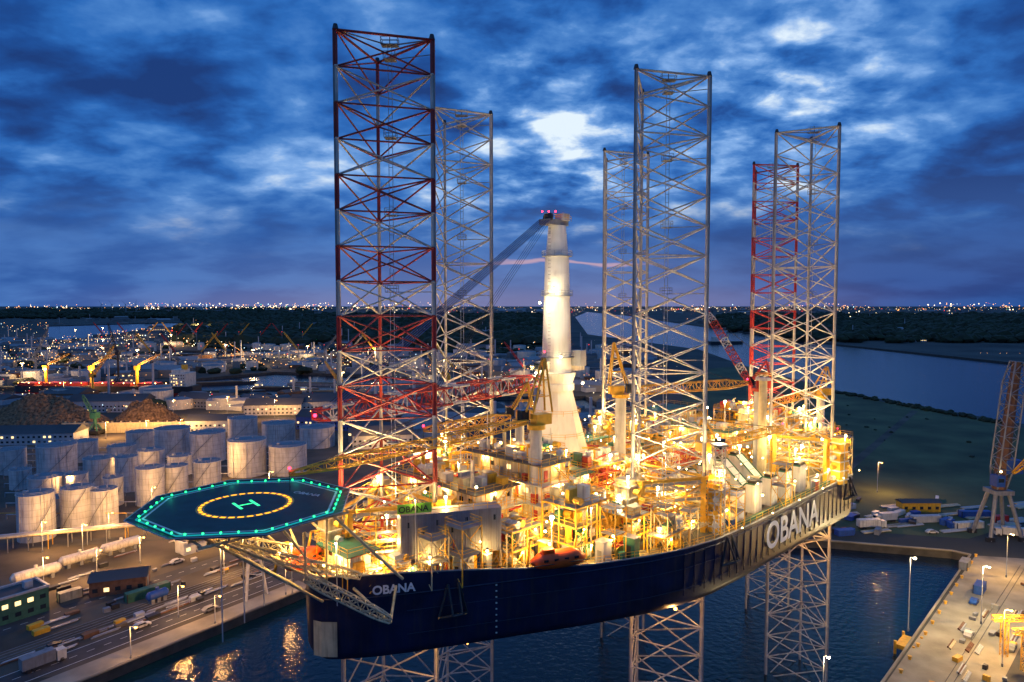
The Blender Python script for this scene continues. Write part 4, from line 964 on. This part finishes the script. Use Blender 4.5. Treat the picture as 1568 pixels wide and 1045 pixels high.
# ---- auxiliary cranes
def pedcrane(X,Y,z0,z1,tipv,m,ms,r=1.,w_=1.6,n_=18,A_=4):
    b=B(); b.tube((X,Y,z0),(X,Y,z1),r,lgrey,12); b.tube((X,Y,z1-.4),(X,Y,z1+.4),r*1.6,m,12)
    tv=V(tipv); d_=(V((tv.x,tv.y,0))-V((X,Y,0))).normalized(); ra=math.atan2(d_.y,d_.x)
    b.box((X-d_.x*1,Y-d_.y*1,z1+1.3),(3.2,2.0,1.8),m,ra); s_=V((-d_.y,d_.x,0)); b.box(V((X,Y,z1+1.8))+d_*1.6-s_*1.7,(1.6,1.3,2),glass,ra)
    st_=V((X,Y,z1+1))+d_*1.8; ap=V((X,Y,z1+2.8+A_))-d_*1.6
    for q_ in (-1,1):
        b.tube(V((X,Y,z1+2.5))+s_*q_*1.1+d_*1.4,ap+s_*q_*.4,.2,m,6); b.tube(V((X,Y,z1+2.5))+s_*q_*1.1-d_*2.6,ap+s_*q_*.4,.2,m,6)
        for f in (.3,.6): b.tube((V((X,Y,z1+2.5))+s_*q_*1.1+d_*1.4).lerp(ap+s_*q_*.4,f),(V((X,Y,z1+2.5))+s_*q_*1.1-d_*2.6).lerp(ap+s_*q_*.4,f),.1,m,5)
        b.tube(ap+s_*q_*.3,st_.lerp(tv,.95)+s_*q_*.2,.05,dark,4)
    lattice(b,st_,tv,w_,w_,n_,ms,.12,.07); b.tube(tv,tv-V((0,0,4)),.05,dark,4); b.ball(tv+V((0,0,.8)),.25,bulbr)
    b.obj('deck_crane',Vs)
pedcrane(4.2,117,DZ,69,(-31,94,66.5),yellow,[yellow],1.,1.4,24,9)
pedcrane(24,150,DZ,70,(53,153,72.5),yellow,[yellow],1.2,1.9,18,9)
pedcrane(58.5,161,DZ,70,(46.5,164,89),red,[red,red,white],1.1,1.7,18,4)
pedcrane(1.5,134,DZ,67,(-17,130,66),yellow,[yellow],.9,1.6,12,5)
pedcrane(81,178,DZ,66,(60,172,64),yellow,[yellow],1.,1.6,14,5)
pedcrane(40,138,DZ,60,(60,150,63),yellow,[yellow],.8,1.4,14,4)
b=B(); lattice(b,(9,125,56),(51,159,57),2.4,2.4,24,[red,white,red],.17,.1,.5)
for f in (.1,.5,.9): q=V((9,125,0)).lerp(V((51,159,0)),f); b.box((q.x,q.y,DZ+2.4),(1,3,4.8),yellow,rad(39)); 
b.obj('stowed_crane_boom',Vs)
b=B(); q=W(53,24.5,0); lattice(b,(q.x,q.y,DZ),(q.x,q.y,65),1.8,1.8,12,[lgrey],.12,.07,1); b.box((q.x,q.y,65.2),(2.6,2.6,.3),grey); b.obj('lattice_mast',Vs); dl((q.x,q.y,66.2),1500,WHITE,bulbh,.25)
b=B(); b.tube((58.4,158,DZ),(58.4,158,72.5),1.1,cream,14,.9); b.tube((58.4,158,72.5),(58.4,158,73.1),1.7,lgrey,14); rail(b,[(57,156.6),(59.8,156.6),(59.8,159.4),(57,159.4)],73.1,yellow,True); b.obj('boom_rest_column',Vs)

# ---- cargo deck: large sloped sea-fastening cradles
b=B(); wc=mat('cradle_white',(.70,.70,.66),.5,0,.1,.5,0,.3)
for i in range(6):
    u=61+i*7.2
    if u>92: break
    for v_,s_ in ((20.5,1),(11,-1)):
        prof=[(-4.4*s_,0),(3.6*s_,0),(3.6*s_,5.6),(1.8*s_,5.6)]
        th=3.2
        A_=[W(u,v_+a,DZ+z_) for a,z_ in prof]; C_=[W(u+th,v_+a,DZ+z_) for a,z_ in prof]
        b.add(A_+C_,[(0,1,2,3),(4,5,6,7),(0,1,5,4),(1,2,6,5),(2,3,7,6),(3,0,4,7)],wc)
        for f in (.25,.5,.75):
            p_=A_[0].lerp(A_[3],f); q_=C_[0].lerp(C_[3],f); b.tube(p_,q_,.09,mgrey,5)
        for e in (0,th): b.tube(W(u+e,v_-4.4*s_,DZ+.1),W(u+e,v_+1.8*s_,DZ+5.7),.16,green,5); b.tube(W(u+e,v_+1.8*s_,DZ+5.7),W(u+e,v_+3.6*s_,DZ+5.7),.16,green,5)
        b.box(W(u+th/2,v_+2.7*s_,DZ+6.0),(2.6,1.4,.6),dark,rad(45))
    b.box(W(u+5,16,DZ+.3),(.6,15,.5),dark,rad(45))
for v_ in (25.6,15.8): b.box(W(83,v_,DZ+.35),(46,.5,.7),green,rad(45))
b.obj('sea_fastening_cradles',Vs)
def cont(u,v,z,m,L=12.2,al=True):
    b=B(); ra=rad(45) if al else rad(-45); c_=W(u,v,z+1.3); b.box(c_,(L,2.44,2.6),m,ra)
    dd=V((math.cos(ra),math.sin(ra),0)); ss=V((-dd.y,dd.x,0))
    for i in range(int(L/.7)):
        for q_ in (-1,1): b.box(c_+dd*(-L/2+.4+i*.7)+ss*q_*1.23,(.25,.08,2.3),m,ra)
    b.obj('cargo_container',Vs)
for a in [(74,-4,DZ,blue),(64,-9,DZ,red),(62,-9,DZ+2.62,blue),(76,1,DZ,blue,6),(84,3,DZ,red,6)]: cont(*a)

# general equipment
b=B(); cl2=[(c_.x,c_.y) for c_ in cents]
def inside(u,v): return inpoly(u,v,[ins(a,c,2.2) for a,c in OUT])
def free(u,v):
    p_=W(u,v,0)
    if any((p_.x-x_)**2+(p_.y-y_)**2<9.5**2 for x_,y_ in cl2): return False
    if (p_.x-Cc.x)**2+(p_.y-Cc.y)**2<81: return False
    if 14<u<36 and -21<v<7: return False
    if 60<u<97 and 6.0<v<25.5: return False
    return inside(u,v)
cnt=0
while cnt<660:
    u=R.uniform(-9,148);v=R.uniform(-36,26)
    if not free(u,v): continue
    cnt+=1; t_=R.random(); z_=DZ
    if t_<.22:
        h=R.choice([1.2,1.6,2.2,2.6,3.4]); m=R.choice([white,cream,cream,yellow,yellow,lgrey,blue,red,green,grey]); sx,sy=R.uniform(1,3),R.uniform(.8,2.4)
        b.box(W(u,v,z_+h/2),(sx,sy,h),m,rad(45)); b.box(W(u,v,z_+h+.06),(sx+.25,sy+.25,.12),lgrey,rad(45))
        if h>2: b.box(W(u-sx/2-.03,v,z_+1.1),(.06,.8,1.9),R.choice([grey,dark,red]),rad(45))
    elif t_<.42:
        h=R.uniform(1,6); L=R.uniform(4,11); m=R.choice([yellow,yellow,white,red,cream,lgrey]); 
        du,dv=(L,0) if R.random()<.6 else (0,L)
        for k_ in range(R.randint(1,4)): b.tube(W(u+(k_*.5 if dv else 0),v+(k_*.5 if du else 0),z_+h),W(u+du+(k_*.5 if dv else 0),v-dv+(k_*.5 if du else 0),z_+h),R.uniform(.08,.2),m,6)
        for f in (0,.5,1): b.tube(W(u+du*f,v-dv*f,z_),W(u+du*f,v-dv*f,z_+h+.2),.12,m,5)
    elif t_<.62:
        h=R.uniform(4,9); s_=R.uniform(1.,2.); m=R.choice([yellow,yellow,yellow,cream])
        P=[W(u+a*s_,v+c*s_,z_) for a,c in((-1,-1),(1,-1),(1,1),(-1,1))]
        for k_ in range(4):
            b.tube(P[k_],P[k_]+V((0,0,h)),.11,m,5); Q=P[(k_+1)%4]
            b.tube(P[k_],Q+V((0,0,h/2)),.07,m,4); b.tube(P[k_]+V((0,0,h/2)),Q+V((0,0,h)),.07,m,4)
        for zz_ in (h/2,h): b.box(W(u,v,z_+zz_),(2*s_,2*s_,.1),grey,rad(45)); rail(b,[(k_.x,k_.y) for k_ in P],z_+zz_,yellow,True)
    elif t_<.69:
        for e in (-.9,.9): b.tube(W(u,v+e,z_+1.2),W(u,v+e*1.15,z_+1.2),1.1,R.choice([yellow,green]),14)
        b.tube(W(u,v-.9,z_+1.2),W(u,v+.9,z_+1.2),.65,dark,12); b.box(W(u,v,z_+.25),(2.4,2.6,.5),grey,rad(45)); b.box(W(u,v+1.5,z_+1),(1,.8,1.2),green,rad(45))
    elif t_<.77:
        r_=R.uniform(.5,1.0); h=R.uniform(2,4); m=R.choice([white,cream,lgrey,yellow]); b.tube(W(u,v,z_),W(u,v,z_+h),r_,m,14); b.tube(W(u,v,z_+h),W(u,v,z_+h+.4),r_,m,14,r_*.3)
    elif t_<.88:
        h=R.uniform(1.5,4); b.tube(W(u,v,z_),W(u,v,z_+h),.2,R.choice([white,yellow]),8); b.tube(W(u,v,z_+h),W(u+.7,v,z_+h+.3),.22,white,8); b.tube(W(u+.7,v,z_+h+.3),W(u+.9,v,z_+h-.3),.24,white,8)
    else:
        L=R.uniform(3,5); m=yellow
        for o_ in (0,.9): b.tube(W(u,v+o_,z_),W(u+L,v+o_,z_+L*.9),.09,m,4); b.tube(W(u,v+o_,z_+1),W(u+L,v+o_,z_+L*.9+1),.05,m,4)
        for k_ in range(10): b.box(W(u+L*(k_+.5)/10,v+.45,z_+L*.9*(k_+.5)/10),(.25,.9,.05),m,rad(45))
        b.box(W(u+L+.8,v+.45,z_+L*.9),(1.6,1.6,.1),grey,rad(45)); b.tube(W(u+L+1.4,v+.45,z_),W(u+L+1.4,v+.45,z_+L*.9),.1,m,5)
b.obj('deck_equipment',Vs)
# edge railing
b=B()
for i in range(len(N_)-1):
    a,c=N_[i],N_[i+1]; L=math.dist(a,c); kk=max(1,int(L/2.2))
    for j in range(kk):
        p_=(a[0]+(c[0]-a[0])*j/kk,a[1]+(c[1]-a[1])*j/kk-.25); q_=(a[0]+(c[0]-a[0])*(j+1)/kk,a[1]+(c[1]-a[1])*(j+1)/kk-.25)
        for h in (.5,1.0): b.tube(W(*p_,ztop(p_[0])+h),W(*q_,ztop(q_[0])+h),.04,yellow,4)
        b.tube(W(*p_,ztop(p_[0])),W(*p_,ztop(p_[0])+1.0),.05,yellow,4)
b.obj('deck_railing',Vs)
# anchor racks
b=B()
for u,v_ in ((4.2,9.0),(51,27.3),(108,27.5)):
    an=45 if u>20 else 17+10
    P=W(u,v_,0); dd=V((math.cos(rad(an)),math.sin(rad(an)),0)); oo=V((dd.y,-dd.x,0))
    for s_ in (-1,1):
        b.tube(P+dd*s_*2.2+oo*.3+V((0,0,45.2)),P+dd*s_*.8+oo*.5+V((0,0,50)),.2,dark,6)
        b.tube(P+dd*s_*2.2+oo*.3+V((0,0,45.2)),P+dd*s_*.7+oo*2.1+V((0,0,46)),.2,dark,6); b.tube(P+dd*s_*.7+oo*2.1+V((0,0,46)),P+dd*s_*.8+oo*.5+V((0,0,50)),.18,dark,6)
    b.tube(P-dd*2.2+oo*.3+V((0,0,45.2)),P+dd*2.2+oo*.3+V((0,0,45.2)),.2,dark,6); b.tube(P-dd*.7+oo*2.1+V((0,0,46)),P+dd*.7+oo*2.1+V((0,0,46)),.2,dark,6)
b.obj('anchor_racks',Vs)

# lamps along the deck and overhead
for i in range(len(N_)-5):
    a,c=N_[i+1],N_[i+2]
    if i in(12,): 
        for f in (.2,.5,.8): dl(W(a[0]+(c[0]-a[0])*f,a[1]-1.5,DZ+3.4),900)
    else: dl(W((a[0]+c[0])/2,(a[1]+c[1])/2-1.5,DZ+4.2),1000)
for u,e in ((52,1500),(64,2200),(76,2600),(88,2600),(100,2600),(110,2000)): dl(W(u,29.6,51.6),e*.35,WHITE,bulbw,.14)
for q in [(20,14,57),(38,14,57),(44,-4,61),(52,2,60),(60,4,59),(70,2,60),(80,6,60),(90,4,59),(100,10,62),(112,6,61),(118,16,61),(128,14,60),(134,6,61),(143,0,57),(110,-10,62),(124,-12,62),(85,-15,61),(75,-20,60),(50,-12,60),(30,-24,62),(140,-14,60),(6,5,57),(66,16,60),(98,20,57),(79,16,60),(118,2,64),(92,16,60)]:
    u,v_,z_=q; dl(W(u+R.uniform(-1,1),v_,z_),2900,R.choice([WARM,WARM,WHITE]),R.choice([bulbw,bulbh]),R.uniform(.24,.38))
bb=B()
# glowing balls and fill lights added under the hull for warm water reflections
for q in (W(8,8,39.4),W(40,24,39.4),W(58,20,39.4),W(96,24,39.4),W(112,22,39.4)):
    bb.ball(q,.3,bulbo); plight('underhull_fill_light',q-V((0,0,.7)),5000,ORG,Vs,.5)
for (p_,en,col,bm,r_) in LP:
    bb.ball(p_,r_,bm)
    bb.tube(p_+V((0,0,r_*.9)),p_+V((0,0,r_+.3)),r_*.8,grey,6)
    if p_.z>56 and p_.z<64: bb.tube(p_+V((0,.3,r_)),V((p_.x,p_.y+.3,DZ)),.08,lgrey,5)
    plight('floodlight',p_-V((0,0,r_+.25)),en*1.1,col,Vs,.25)
for i in range(240):
    u=R.uniform(-8,146);v_=R.uniform(-32,25)
    if not inside(u,v_): continue
    bb.ball(W(u,v_,DZ+R.choice([2.6,3,4,5.5,6,7,9,10,11])),R.uniform(.09,.22),R.choice([bulbw,bulbw,bulbh,bulbr if R.random()<.3 else bulbw,bulbg if R.random()<.2 else bulbw]))
bb.obj('floodlight_lamps',Vs)
print('LIGHTS',len(LP))
